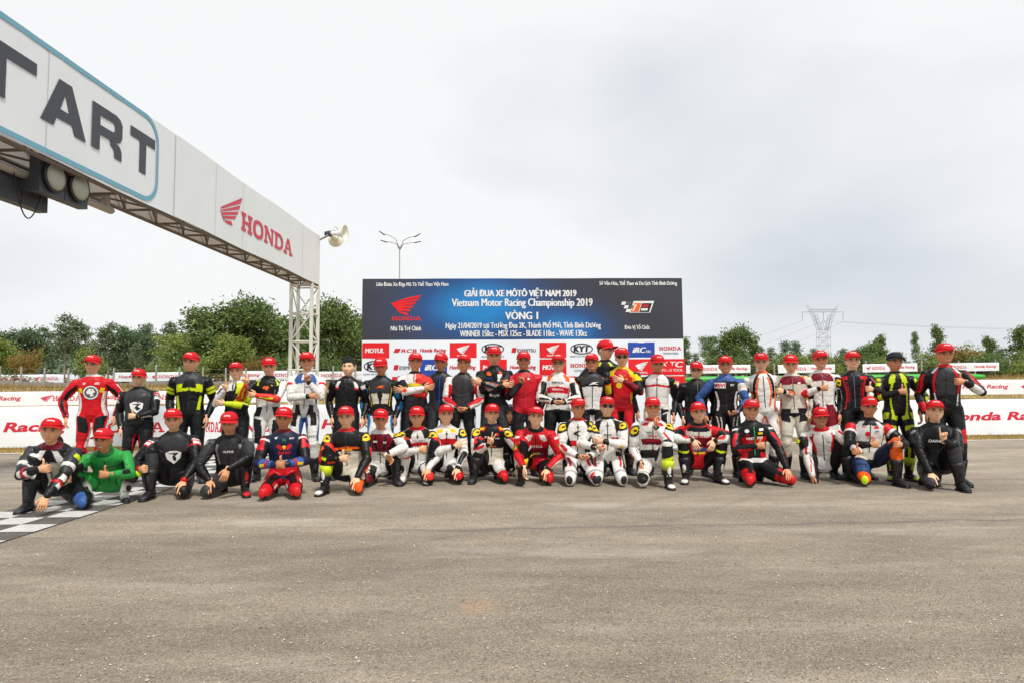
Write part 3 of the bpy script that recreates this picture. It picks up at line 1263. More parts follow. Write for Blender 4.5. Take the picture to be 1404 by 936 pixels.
def lamp_unit(al, z, flip, label):
    """pair of round lamps in one case, facing across the track"""
    o = empty('start_light', base + gp(al, OUTP, z))
    tag(o, label, 'start light', 'start lights under the gantry')
    sgn = -1 if not flip else 1

    def q(a, out, zz):
        return -gd * a + gl * out + Vector((0, 0, zz))
    rot = Matrix.Rotation(math.atan2(gd.y, gd.x), 3, 'Z')
    W_, H_ = 1.02, .52
    for c in (-.26, .26):
        mb = MB()
        mb.box(q(c, sgn * .15, 0), (.505, .15, H_), rot)
        cs = mb.build('case', 'lamp_case', o)
        mb = MB()
        mb.lathe([(0, .215), (.035, .225), (.05, .222)], q(c, sgn * .225, 0), gl * sgn, 28)
        mb.build('bezel', 'cable_black', o, False)
        mb = MB()
        mb.lathe([(0, .185), (.012, .183), (.022, .12), (.025, .02)], q(c, sgn * .272, 0), gl * sgn, 28)
        mb.build('lens', 'lamp_glass', o, True)
    mb = MB()
    mb.tube([q(0, 0, 0), q(0, sgn * .10, 0)], .05, 10)
    mb.box(q(0, 0, .0), (.18, .15, .15), rot)
    mb.build('clamp', 'lamp_case', o)
    return o


al1 = (under(78, 248, OUTP - .28)[0] + under(110, 264, OUTP - .28)[0]) / 2
lamp_unit(al1, zp + .035, False, 'start light with two round pale lenses facing the riders under the gantry')
al2 = under(30, 262, OUTP + .15)[0]
lamp_unit(al2 + .1, zp - .13, True, 'start light seen from its dark back, hung on the gantry pipe')
mb = MB()
pts = []
c0 = gp(al1 + .75, OUTP - .05, zp - .05)
for i in range(15):
    t = i / 14
    pts.append(gd * (t * .55) + Vector((0, 0, -.55 * math.sin(PI * t) ** .8)))
mb.tube(pts, .009, 6)
tag(mb.build('loose_cable', 'cable_black', None, True, base + c0), 'thin black cable looping below the start lights', 'cable')

# ------------------------------------------------------------------ horn loudspeakers on the end of the beam
mat('horn_cream', '#ece9df', .45, vary=.06, vscale=6)


def horn(px, py, dep, axis, label):
    p = at(px, py, dep)
    o = empty('horn_loudspeaker', p)
    tag(o, label, 'loudspeaker', 'horn loudspeakers on the gantry end')
    ax = Vector(axis).normalized()
    mb = MB()
    mb.lathe([(-.10, .05), (-.04, .055), (.06, .07), (.16, .095), (.26, .14), (.33, .20), (.365, .255), (.375, .262), (.365, .25), (.32, .185), (.25, .12), (.1, .05)], (0, 0, 0), ax, 24)
    mb.build('horn', 'horn_cream', o, True)
    mb = MB()
    mb.lathe([(-.30, .05), (-.29, .075), (-.12, .078), (-.10, .06)], (0, 0, 0), ax, 16)
    mb.build('driver', 'lamp_case', o, True)
    mb = MB()
    e = base + gp(.05, .1, BZ1 - .18) - p
    mb.tube([ax * -.12, e], .028, 8)
    mb.build('bracket', 'steel_grey', o)
    mb = MB()
    u_ = ax.orthogonal().normalized()
    mb.tube([(ax.cross(u_) * math.cos(t) + u_ * math.sin(t)) * .20 + ax * .06 for t in [PI * i / 10 for i in range(11)]], .008, 5)
    mb.build('yoke', 'steel_grey', o, True)
    return o


horn(458, 320.5, 21.1, (1, -.15, -.02), 'cream horn loudspeaker on the gantry end pointing along the banner, away from START')
horn(455, 323.5, 21.5, (.1, 1, -.1), 'cream horn loudspeaker on the gantry end seen from behind its bell')

# ------------------------------------------------------------------ printed backdrop behind the group
BD = 12.4
bl, br = at(497, 384.5, BD), at(935, 379.5, BD + .10)
b_ang = math.atan2(br.y - bl.y, br.x - bl.x)
BWD = math.hypot(br.x - bl.x, br.y - bl.y)
BT = (bl.z + br.z) / 2
back = empty('printed_backdrop', (bl.x, bl.y, 0), b_ang)
tag(back, 'large printed backdrop of the motor racing championship with sponsor logos', 'backdrop')


def print_material():
    m = bpy.data.materials.new('backdrop_print')
    m.use_nodes = True
    t = m.node_tree
    L = t.links.new
    p = t.nodes['Principled BSDF']
    tc = t.nodes.new('ShaderNodeTexCoord')
    sp_ = t.nodes.new('ShaderNodeSeparateXYZ')
    L(tc.outputs['Object'], sp_.inputs['Vector'])

    def M(op, a, b=None, cl=False):
        n = t.nodes.new('ShaderNodeMath')
        n.operation = op
        n.use_clamp = cl
        for i, x in enumerate((a, b)):
            if x is None:
                continue
            if isinstance(x, (int, float)):
                n.inputs[i].default_value = x
            else:
                L(x, n.inputs[i])
        return n.outputs[0]
    def blob(cx_, cz_, sx, sz):
        dx = M('DIVIDE', M('SUBTRACT', sp_.outputs['X'], cx_), sx)
        dz = M('DIVIDE', M('SUBTRACT', sp_.outputs['Z'], cz_), sz)
        return M('POWER', 2.718, M('MULTIPLY', M('ADD', M('MULTIPLY', dx, dx), M('MULTIPLY', dz, dz)), -1))
    n = t.nodes.new('ShaderNodeTexNoise')
    n.inputs['Scale'].default_value = 1.0
    n.inputs['Detail'].default_value = 3
    L(tc.outputs['Object'], n.inputs['Vector'])
    f1 = M('ADD', blob(BWD * .36, BT - .50, BWD * .17, .55), M('MULTIPLY', blob(BWD * .64, BT - .95, BWD * .11, .35), .75))
    f1 = M('MULTIPLY', f1, M('ADD', M('MULTIPLY', n.outputs['Fac'], .5), .85), True)
    r = t.nodes.new('ShaderNodeValToRGB')
    e = r.color_ramp.elements
    e[0].position, e[0].color = 0.0, (*hexc('#3a3a43'), 1)
    e[1].position, e[1].color = 1.0, (*hexc('#1f86cc'), 1)
    e2 = e.new(.42)
    e2.color = (*hexc('#21508a'), 1)
    L(f1, r.inputs['Fac'])
    L(r.outputs['Color'], p.inputs['Base Color'])
    p.inputs['Roughness'].default_value = .42
    MATS['backdrop_print'] = m


print_material()
S_ = BWD / 438.0                                     # metres per photo pixel on the backdrop


def bu(px):
    return (px - 497) * S_


def bv(px, py):
    """height above the ground of a picture point on the backdrop"""
    top = 384.5 + (379.5 - 384.5) * (px - 497) / 438
    return BT - (py - top) * S_


def wavy(u, v):
    return -.010 * math.sin(u * 2.3 + v * 3) - .006 * math.sin(u * 6.1 - v * 2.2) - .014 * math.exp(-((u - .25) ** 2 + (v - BT + .25) ** 2) / .03)


def bpt(u, v, out=0.0):
    return Vector((u, wavy(u, v) - out, v))


def panel(name, v0, v1, material):
    mb = MB()
    NU, NV = 60, 16
    for o in (0, -.008):
        for i in range(NU + 1):
            for j in range(NV + 1):
                mb.v.append(bpt(BWD * i / NU, v0 + (v1 - v0) * j / NV, o))
    m = NV + 1
    b0 = (NU + 1) * m
    for i in range(NU):
        for j in range(NV):
            a, b, c, d_ = i * m + j, (i + 1) * m + j, (i + 1) * m + j + 1, i * m + j + 1
            mb.f += [(a, b, c, d_), (b0 + d_, b0 + c, b0 + b, b0 + a)]
    return mb.build(name, material, back, True)


V_SPLIT = bv(716, 465.5)
panel('dark_print', V_SPLIT, BT, 'backdrop_print')
panel('white_print', .12, V_SPLIT - .001, 'banner_white')
for u in (.02, BWD / 3, BWD * 2 / 3, BWD - .02):
    mb = MB()
    mb.tube([(u, .08, 0), (u, .08, BT)], .026, 8)
    mb.tube([(u, .08, BT * .75), (u, 1.3, .02)], .022, 8)
    mb.tube([(u, .08, .03), (u, 1.3, .03)], .022, 8)
    mb.build('frame_post', 'steel_grey', back)
for z in (.15, BT / 2, BT - .02):
    mb = MB()
    mb.tube([(0, .05, z), (BWD, .05, z)], .022, 8)
    mb.build('frame_rail', 'steel_grey', back)


def btext(s, px0, px1, ytop, ybot, material, bold=.03, shear=0.0, name='lettering', out=.005):
    v, f = text2d(s, 0.0, shear)
    u0, u1 = bu(px0), bu(px1)
    pm = (px0 + px1) / 2
    z0, z1 = bv(pm, ybot), bv(pm, ytop)
    v = fit(v, u0, z0, u1 - u0, z1 - z0)
    # bold: the strokes are laid three times, a hair apart, each a hair above the other
    st = bold * (z1 - z0) * 1.1
    mb = MB()
    for i, dx in enumerate((0, -st, st)):
        mb.add([bpt(a + dx, b, out + .0007 * i) for a, b in v], f)
    mb.build(name, material, back)


btext('Liên Đoàn Xe Đạp Mô Tô Thể Thao Việt Nam', 516.5, 614, 387, 395.5, 'print_white', .02)
btext('Sở Văn Hóa, Thể Thao và Du Lịch Tỉnh Bình Dương', 821, 928, 383.2, 391.5, 'print_white', .02)
btext('GIẢI ĐUA XE MÔTÔ VIỆT NAM 2019', 636, 789, 395, 409.5, 'print_white', .035)
btext('Vietnam Motor Racing Championship 2019', 619, 811, 409.8, 423.5, 'print_white', .03)
btext('VÒNG 1', 692, 736, 425.5, 438.5, 'print_white', .04)
btext('Ngày 21/04/2019 tại Trường Đua 2K, Thành Phố Mới, Tỉnh Bình Dương', 610.5, 822, 440, 452.5, 'print_white', .02)
btext('WINNER 150cc - MSX 125cc - BLADE 110cc - WAVE 130cc', 630, 803, 453, 461.5, 'print_white', .03)
btext('Nhà Tài Trợ Chính', 536, 577, 448.5, 456.5, 'print_white', .02)
btext('Đơn Vị Tổ Chức', 855, 889, 443.5, 452, 'print_white', .02)
mat('bright_red', '#e8101c', .5)
sheet('emblem', [(fit(WING[0], bu(536.5), bv(556, 435), bu(577) - bu(536.5), bv(556, 406) - bv(556, 435)), WING[1])], lambda a, b: bpt(a, b, .005), 'bright_red', back)
sheet('lettering', [(fit(HW[0], bu(537), bv(556, 441), bu(577) - bu(537), 5.2 * S_), HW[1])], lambda a, b: bpt(a, b, .005), 'bright_red', back)
# organiser's mark: chequers and a slanted framed panel
def slant(px0, py0, px1, py1, k=.35):
    h = (py1 - py0) * S_
    a, b = bu(px0), bu(px1)
    z0, z1 = bv((px0 + px1) / 2, py1), bv((px0 + px1) / 2, py0)
    return np.array([(a, z0), (b, z0), (b + h * k, z1), (a + h * k, z1)]), [(0, 1, 2, 3)]


for i, (x0, y0) in enumerate(((850.5, 413), (858, 413), (854, 418), (861.5, 418), (856.5, 423))):
    sheet('chequer', [slant(x0, y0, x0 + 5.5, y0 + 4.2)], lambda a, b: bpt(a, b, .005), 'print_white' if i % 2 == 0 else 'print_grey', back)
sheet('mark_frame', [slant(862, 412, 890, 428)], lambda a, b: bpt(a, b, .004), 'print_white', back)
sheet('mark_panel', [slant(863.5, 415, 874, 427)], lambda a, b: bpt(a, b, .007), 'print_orange', back)
sheet('mark_panel', [slant(875, 415, 888.5, 427)], lambda a, b: bpt(a, b, .007), 'print_black', back)
sheet('mark_panel', [slant(879, 417, 887, 420.5)], lambda a, b: bpt(a, b, .009), 'print_red', back)
sheet('mark_panel', [slant(877, 422, 886, 425)], lambda a, b: bpt(a, b, .009), 'print_white', back)
btext('7', 866, 871.5, 417, 426, 'print_white', .05, .2, out=.010)


def tile(px0, y0, px1, y1, material):
    pm = (px0 + px1) / 2
    sheet('logo_panel', [rect(bu(px0), bv(pm, y1), bu(px1), bv(pm, y0))], lambda a, b: bpt(a, b, .004), material, back)


def logo(kind, px0, y0, px1, y1):
    w, h = px1 - px0, y1 - y0
    pm = (px0 + px1) / 2
    if kind == 'motul':
        tile(px0, y0, px1, y1, 'bright_red')
        btext('MOTUL', px0 + w * .12, px1 - w * .2, y0 + h * .36, y1 - h * .34, 'print_white', .07, .1, out=.008)
    elif kind == 'wingred':
        tile(px0, y0, px1, y1, 'bright_red')
        sheet('emblem', [(fit(WING[0], bu(px0 + w * .26), bv(pm, y0 + h * .76), w * .48 * S_, h * .60 * S_), WING[1])], lambda a, b: bpt(a, b, .008), 'print_white', back)
        sheet('lettering', [(fit(HW[0], bu(px0 + w * .28), bv(pm, y0 + h * .90), w * .44 * S_, h * .10 * S_), HW[1])], lambda a, b: bpt(a, b, .008), 'print_white', back)
    elif kind == 'honda':
        sheet('lettering', [(fit(HW[0], bu(px0 + w * .05), bv(pm, y0 + h * .52), w * .86 * S_, h * .24 * S_), HW[1])], lambda a, b: bpt(a, b, .005), 'print_red', back)
        btext('THE POWER OF DREAMS', px0 + w * .2, px1 - w * .2, y0 + h * .66, y0 + h * .78, 'print_grey', .0)
    elif kind == 'hr':
        btext('Honda Racing', px0, px1, y0 + h * .36, y0 + h * .68, 'print_red', .04, .2)
    elif kind == 'kyt':
        v, f = ring2d([(pm + w * .44 * math.cos(t), y0 + h * .42 + h * .36 * math.sin(t)) for t in [2 * PI * i / 28 for i in range(29)]],
                      [(pm + w * .40 * math.cos(t), y0 + h * .42 + h * .29 * math.sin(t)) for t in [2 * PI * i / 28 for i in range(29)]])
        v = np.array([(bu(a), bv(pm, b)) for a, b in v])
        sheet('emblem', [(v, f)], lambda a, b: bpt(a, b, .005), 'print_black', back)
        btext('KYT', px0 + w * .2, px1 - w * .2, y0 + h * .22, y0 + h * .62, 'print_black', .08, .1)
        btext('HELMET FOR THE MOMENT', px0 + w * .05, px1 - w * .05, y0 + h * .86, y0 + h * .96, 'print_grey', .01)
    elif kind == 'irc':
        tile(px0, y0, px1, y1, 'print_blue')
        btext('iRC', px0 + w * .18, px0 + w * .66, y0 + h * .32, y0 + h * .68, 'print_white', .09, .25, out=.008)
        btext('TIRE', px0 + w * .66, px0 + w * .86, y0 + h * .52, y0 + h * .68, 'print_white', .03, out=.008)
    elif kind == 'ktc':
        tile(px0, y0, px1, y1, 'bright_red')
        btext('KTC', px0 + w * .12, px1 - w * .08, y0 + h * .16, y0 + h * .52, 'print_white', .08, .15, out=.008)
        btext('KYOTO TOOL', px0 + w * .04, px1 - w * .08, y0 + h * .62, y0 + h * .78, 'print_white', .03, out=.008)
    elif kind == 'rcb':
        sheet('emblem', [slant(px0 + w * .05, y0 + h * .38, px0 + w * .26, y0 + h * .64, .5)], lambda a, b: bpt(a, b, .005), 'print_red', back)
        btext('RCB', px0 + w * .36, px1 - w * .05, y0 + h * .40, y0 + h * .62, 'print_red', .06, .15)
    elif kind == 'idem':
        sheet('emblem', [slant(px0 + w * .05, y0 + h * .34, px0 + w * .22, y0 + h * .66, .2)], lambda a, b: bpt(a, b, .005), 'print_red', back)
        btext('IDEMITSU', px0 + w * .28, px1, y0 + h * .40, y0 + h * .62, 'print_grey', .03)
    elif kind == 'red':
        tile(px0, y0, px1, y1, 'bright_red')


CX = [497.5, 538, 576, 616, 657, 698, 738, 778, 818, 859, 900]
row1 = ['motul', 'rcb', 'hr', 'wingred', 'kyt', 'idem', 'wingred', 'kyt', 'hr', 'irc', 'honda']
row2 = ['kyt', 'idem', 'irc', 'hr', 'motul', 'hr', 'motul', 'honda', 'idem', 'wingred', 'ktc']
row3 = ['hr', 'wingred', 'motul', 'kyt', 'irc', 'wingred', 'ktc', 'red', 'motul', 'hr', 'motul']
for i, x in enumerate(CX):
    dy = (497 - x) / 438 * 4.0
    w = 35.0
    for rw, (ya, yb) in zip((row1, row2, row3), ((471.0, 491.5), (493.5, 515.0), (516.5, 537))):
        logo(rw[i], x, ya + dy + .5, x + w + (1.5 if rw[i] in ('motul', 'wingred', 'irc', 'ktc', 'red') else 0), yb + dy + .5)

# ------------------------------------------------------------------ street lamp far behind the backdrop
LD = 62.0
lb, lt_ = at(547, 527, LD), at(546.5, 338, LD)
lampo = empty('street_lamp', (lb.x, lb.y, 1.0))
tag(lampo, 'tall four armed street lamp rising behind the printed backdrop', 'street lamp')
mb = MB()
H_ = lt_.z - 1.0
mb.tube([(0, 0, 0), (0, 0, H_ * .4), (0, 0, H_)], [.09, .07, .045], 10)
mb.build('pole', 'steel_grey', lampo, True)
for px, py in ((524.5, 320.5), (527.5, 331.5), (571.5, 323.5), (571.5, 332.5)):
    e = at(px, py, LD) - Vector((lb.x, lb.y, 1.0))
    m1 = Vector((e.x * .22, 0, H_ + (e.z - H_) * .55))
    mb = MB()
    mb.tube([(0, 0, H_ - .35), m1, Vector((e.x * .6, 0, H_ + (e.z - H_) * .86)), e], [.035, .032, .028, .024], 8)
    arm = mb.build('arm', 'steel_grey', lampo, True)
    mb = MB()
    d = Vector((e.x, 0, e.z - H_)).normalized()
    mb.tube([e - d * .25, e, e + d * .4], [.04, .055, .04], 8)
    mb.build('lamp_head', 'lamp_case', arm, True)

# ------------------------------------------------------------------ power line pylon
mat('pylon_steel', '#9aa3a8', .6, metal=.2)
mat('cable_far', '#8d9496', .7)
PD = 390.0
pb = at(1127, 500, PD)
pyl = empty('power_pylon', (pb.x, pb.y, 0))
tag(pyl, 'grey lattice power pylon with wide cross arm on the horizon', 'pylon')


def pyp(px, py, dy=0.0):
    p = at(px, py, PD)
    return Vector((p.x - pb.x, dy, p.z))


def lattice(name, chains, w):
    mb = MB()
    for a, b in chains:
        mb.tube([a, b], w, 4)
    mb.build(name, 'pylon_steel', pyl)


for dy in (-1.6, 1.6):
    # waist, body and the two splayed masts
    A = [(1119, 527), (1121.5, 452), (1112, 428), (1106, 418)]
    Bq = [(1139, 527), (1136.5, 452), (1143, 428), (1149, 418)]
    Ai = [None, (1125, 452), (1119, 432)]
    Bi = [None, (1133, 452), (1137, 432)]
    ch = []
    for Q in (A, Bq):
        for i in range(3):
            ch.append((pyp(*Q[i], dy), pyp(*Q[i + 1], dy * (.5 if i == 2 else 1))))
    n = 7
    for i in range(n):
        t0, t1 = i / n, (i + 1) / n
        l0, l1 = pyp(*A[0], dy).lerp(pyp(*A[1], dy), t0), pyp(*A[0], dy).lerp(pyp(*A[1], dy), t1)
        r0, r1 = pyp(*Bq[0], dy).lerp(pyp(*Bq[1], dy), t0), pyp(*Bq[0], dy).lerp(pyp(*Bq[1], dy), t1)
        ch += [(l0, r1), (r0, l1), (l1, r1)]
    for Q, I in ((A, Ai), (Bq, Bi)):
        ch.append((pyp(*I[1], dy), pyp(*I[2], dy)))
        for i in range(4):
            o0, o1 = pyp(*Q[1], dy).lerp(pyp(*Q[2], dy), i / 4), pyp(*Q[1], dy).lerp(pyp(*Q[2], dy), (i + 1) / 4)
            i0, i1 = pyp(*I[1], dy).lerp(pyp(*I[2], dy), i / 4), pyp(*I[1], dy).lerp(pyp(*I[2], dy), (i + 1) / 4)
            ch += [(o0, i1), (i0, o1)]
        ch.append((pyp(*I[1], dy), pyp(1129 + (-6 if Q is A else 6), 452, dy)))
        ch.append((pyp(*I[1], dy), pyp(1129, 440, dy)))
    lattice('mast', ch, .10)
    ch = []
    for i in range(12):
        x0, x1 = 1100 + 56 * i / 12, 1100 + 56 * (i + 1) / 12
        y0 = 424.5
        ch += [(pyp(x0, 428, dy), pyp(x1, 428, dy)), (pyp(x0, 428, dy), pyp(x1, y0, dy)), (pyp(x0, y0, dy), pyp(x1, y0, dy))] if 2 <= i < 10 else [(pyp(x0, 428, dy), pyp(x1, 428, dy))]
    lattice('cross_arm', ch, .10)
for px in (1100, 1129, 1156):
    mb = MB()
    mb.tube([pyp(px, 428), pyp(px, 440)], .14, 6)
    mb.build('insulator', 'pylon_steel', pyl)
for i, (x0, y0, x1, y1, dep, sg) in enumerate(((1156, 441, 1700, 444, 330, 3), (1129, 440, 1700, 448, 330, 3), (1100, 440, 930, 492, 700, 2), (1129, 440, 960, 498, 700, 2), (1156, 441, 1010, 498, 700, 2))):
    a, b = at(x0, y0, PD), at(x1, y1, dep)
    mb = MB()
    pts = []
    for k in range(21):
        t = k / 20
        p = a.lerp(b, t)
        p.z -= sg * 4 * t * (1 - t)
        pts.append(p - a)
    mb.tube(pts, .055, 4)
    tag(mb.build('power_cable', 'cable_far', None, False, a), ['upper power cable from the pylon running over the tall rider', 'lower power cable from the pylon running over the tall rider', 'power cable from the pylon arm next to the backdrop, falling away', 'power cable from the middle of the pylon, falling away behind it', 'power cable from the pylon arm above the cream suit, falling away'][i], 'cable', 'power cables of the pylon')
# ------------------------------------------------------------------ trees
attr_mat('leaf', .75, trans=.28)
mat('bark', '#6d5f50', .95, bump=.6, bscale=14, vary=.25, vscale=5)
mat('bark_pale', '#a39a88', .95, bump=.4, bscale=14, vary=.25, vscale=5)


def tree_meshes(kind, seed, cols, n, leaf, bark='bark'):
    """unit tree, 1 m tall; crown made of leaf faces in clumps round the twigs"""
    rr = random.Random(seed)
    tr = MB()
    tips = []

    def branch(p, d, L, r, lev):
        pts, rad = [p], [r]
        cur = p.copy()
        dd = d.copy()
        for i in range(3):
            dd = (dd + Vector((rr.uniform(-.25, .25), rr.uniform(-.25, .25), rr.uniform(-.05, .2)))).normalized()
            cur = cur + dd * (L / 3)
            pts.append(cur.copy())
            rad.append(r * (1 - .25 * (i + 1)))
        tr.tube(pts, rad, 6 if lev < 2 else 4)
        for q in pts[1:]:
            if lev >= 1:
                tips.append((q.copy(), L))
        if lev < 2:
            k = rr.randint(3, 4)
            for i in range(k):
                t = rr.uniform(.35, 1)
                o = p.lerp(cur, t)
                a = rr.uniform(0, 2 * PI)
                nd = (dd * .6 + Vector((math.cos(a), math.sin(a), rr.uniform(-.1, .45)))).normalized()
                branch(o, nd, L * rr.uniform(.5, .72), r * .5, lev + 1)
    if kind == 'broad':
        th = .30
        tr.tube([(0, 0, 0), (.005, 0, th * .5), (.01, .01, th), (.0, .0, .62)], [.024, .019, .016, .007], 8)
        for i in range(9):
            a = i * 2.4 + rr.uniform(-.3, .3)
            z = .20 + .055 * i
            branch(Vector((0, 0, z)), Vector((math.cos(a), math.sin(a), .35 + .05 * i)).normalized(), .30 - .018 * i, .010, 0)
    elif kind == 'tall':
        tr.tube([(0, 0, 0), (.01, 0, .3), (-.005, .01, .6), (.01, 0, .9)], [.014, .011, .008, .003], 7)
        for i in range(9):
            a = i * 2.4 + rr.uniform(-.4, .4)
            z = .42 + .055 * i
            branch(Vector((0, 0, z)), Vector((math.cos(a), math.sin(a), .9)).normalized(), .17 - .007 * i, .005, 0)
    elif kind == 'tier':
        tr.tube([(0, 0, 0), (0, 0, .5), (0, 0, .98)], [.015, .011, .003], 7)
        for lv in range(6):
            for i in range(6):
                z = .28 + .125 * lv + rr.uniform(-.055, .055)
                a = i * PI / 3 + lv * .5 + rr.uniform(-.4, .4)
                L = (.25 - .034 * lv) * rr.uniform(.45, 1.1)
                p0 = Vector((0, 0, z))
                p1 = p0 + Vector((math.cos(a) * L, math.sin(a) * L, rr.uniform(.0, .10)))
                tr.tube([p0, p1], [.006, .002], 4)
                for t in (.35, .6, .8, 1.0):
                    tips.append((p0.lerp(p1, t), .12))
    else:                                                  # bush
        for i in range(10):
            a = i * 2.4
            branch(Vector((0, 0, .02)), Vector((math.cos(a) * .6, math.sin(a) * .6, rr.uniform(.5, 1.2))).normalized(), .46 + .1 * rr.random(), .012, 0)
    cr = MB()
    zmax = max(t[0].z for t in tips)
    for i in range(n):
        q, L = rr.choice(tips)
        s = (.055 if kind != 'tier' else .040) if kind != 'tall' else .030
        p = q + Vector((rr.gauss(0, s), rr.gauss(0, s), rr.gauss(0, s * (.8 if kind != 'tier' else .7))))
        if p.z < .05:
            continue
        a = rr.uniform(0, 2 * PI)
        n_ = Vector((rr.uniform(-1, 1), rr.uniform(-1, 1), rr.uniform(-.2, 1.3))).normalized()
        u = n_.orthogonal().normalized()
        w = n_.cross(u)
        d1 = (u * math.cos(a) + w * math.sin(a)) * leaf * rr.uniform(.7, 1.3)
        d2 = (w * math.cos(a) - u * math.sin(a)) * leaf * rr.uniform(.35, .6)
        c = cols[min(int(rr.random() ** 1.3 * len(cols)), len(cols) - 1)]
        k = rr.uniform(.7, 1.25)
        cr.add([p - d1, p + d2 + n_ * leaf * .15, p + d1, p - d2 + n_ * leaf * .15], [(0, 1, 2, 3)], tuple(min(1, x * k) for x in c))
    z_ = max(v[2] for v in cr.v)
    return tr.mesh('trunk', bark, True), cr.mesh('crown', 'leaf'), z_


GD = [hexc(c) for c in ('#667c44', '#566d3c', '#758a4c', '#8a9c58')]
GB = [hexc(c) for c in ('#82964a', '#94a452', '#6e8642', '#a6aa5c')]
GO = [hexc(c) for c in ('#71855f', '#7f936f', '#62764f', '#93a382')]  # tall trees further back: slight haze mixed into the leaf colour
GA = [hexc(c) for c in ('#98803a', '#a8744a', '#98983c', '#7f9a3c', '#a06a48')]
GF = [hexc(c) for c in ('#728a70', '#82977f', '#667c64')]  # far foliage: distance haze put into the colour, paler and greyer
KIND = {}
for key, args in dict(
        broadA=('broad', 1, GD, 6500, .020), broadB=('broad', 2, GB, 6000, .021), broadC=('broad', 7, GD, 6500, .020),
        tallA=('tall', 3, GO, 2300, .018, 'bark_pale'), tallB=('tall', 4, GO, 2000, .018, 'bark_pale'), dark=('broad', 5, [hexc('#5c7352'), hexc('#687f5e'), hexc('#53694b')], 6500, .019),
        autumn=('bush', 6, GA, 4200, .028), bush=('bush', 8, GB, 3600, .030), bushd=('bush', 9, GD, 3600, .030),
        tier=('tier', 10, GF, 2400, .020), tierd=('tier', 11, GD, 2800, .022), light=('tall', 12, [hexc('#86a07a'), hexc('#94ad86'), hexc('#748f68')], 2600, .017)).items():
    KIND[key] = tree_meshes(*args)
LABEL = dict(broadA='broad deep green tree', broadB='bright green broad tree', broadC='full crowned green tree', tallA='thin grey green tree', tallB='slender pale trunked tree',
             dark='dark green round tree', autumn='yellow and rust brown shrub', bush='bright green bushy shrub', bushd='dark green bushy shrub',
             tier='small distant tiered tree', tierd='tiered dark green tree', light='pale green feathery tree')
NAME = dict(autumn='leafy_shrub', bush='leafy_shrub', bushd='leafy_shrub')
rt = random.Random(77)
PLANTED = []


def tree(kind, px, top, depth, wide=1.0, where='', base=None, lean=0):
    p = at(px, top, depth)
    z0 = 1.0 if base is None else base
    h = p.z - z0
    tm, cm, zt = KIND[kind]
    o = empty(NAME.get(kind, 'tree'), (p.x, p.y, z0), rt.uniform(0, 6.28))
    s = h / zt
    wide *= .78 if kind in NAME else 1.0
    o.scale = (s * wide, s * wide, s)
    link('trunk', tm, o)
    link('crown', cm, o)
    tag(o, None, 'tree' if kind not in NAME else 'shrub', 'trees and shrubs beyond the bank fence')
    PLANTED.append((kind, where, px, o))


LW = 'behind the round emblem suit'
LM = 'behind the black suits'
LT = 'beside the arch tower'
for a in [
    ('tallA', -15, 446, 82, 1.0, LW), ('broadB', -8, 455, 66, 1.0, LW), ('dark', 30, 440, 84, 1.15, LW), ('tallB', 62, 447, 88, 1.1, LW), ('autumn', 36, 467, 64, .72, LW),
    ('tallA', 92, 427, 86, 1.25, LW), ('tallB', 118, 444, 90, 1.2, LW), ('bush', 124, 465, 63, .75, LW),
    ('tallA', 150, 439, 86, 1.2, LM), ('tallB', 172, 446, 90, 1.2, LM), ('dark', 188, 443, 88, 1.0, LM),
    ('tallA', 205, 441, 92, 1.3, LM), ('tallB', 232, 440, 86, 1.2, LM), ('broadB', 246, 449, 78, 1.1, LM), ('tallB', 186, 468, 76, 1.0, LM),
    ('bush', 225, 490, 62, 1.3, LM), 
    ('broadA', 290, 412, 66, 1.15, LT), ('broadC', 343, 399, 67, 1.15, LT), ('broadA', 383, 424, 74, 1.1, LT), ('broadB', 318, 452, 62, 1.0, LT), ('broadC', 412, 430, 78, 1.1, LT),
    ('broadC', 458, 402, 64, 1.0, LT), ('broadA', 432, 436, 70, 1.0, LT), ('broadA', 492, 425, 70, 1.0, LT), ('bush', 270, 482, 61, 1.3, LT), ('autumn', 350, 478, 62, .8, LT),
    ('bushd', 310, 484, 63, 1.3, LT), ('bushd', 395, 480, 63, 1.5, LT), ('bushd', 448, 482, 62, 1.5, LT), ('broadA', 520, 440, 76, 1.1, LT),
]:
    tree(*a)
RA = 'right of the backdrop'
RB = 'below the pylon'
RC = 'behind the black cap'
RD = 'beside the tall rider'
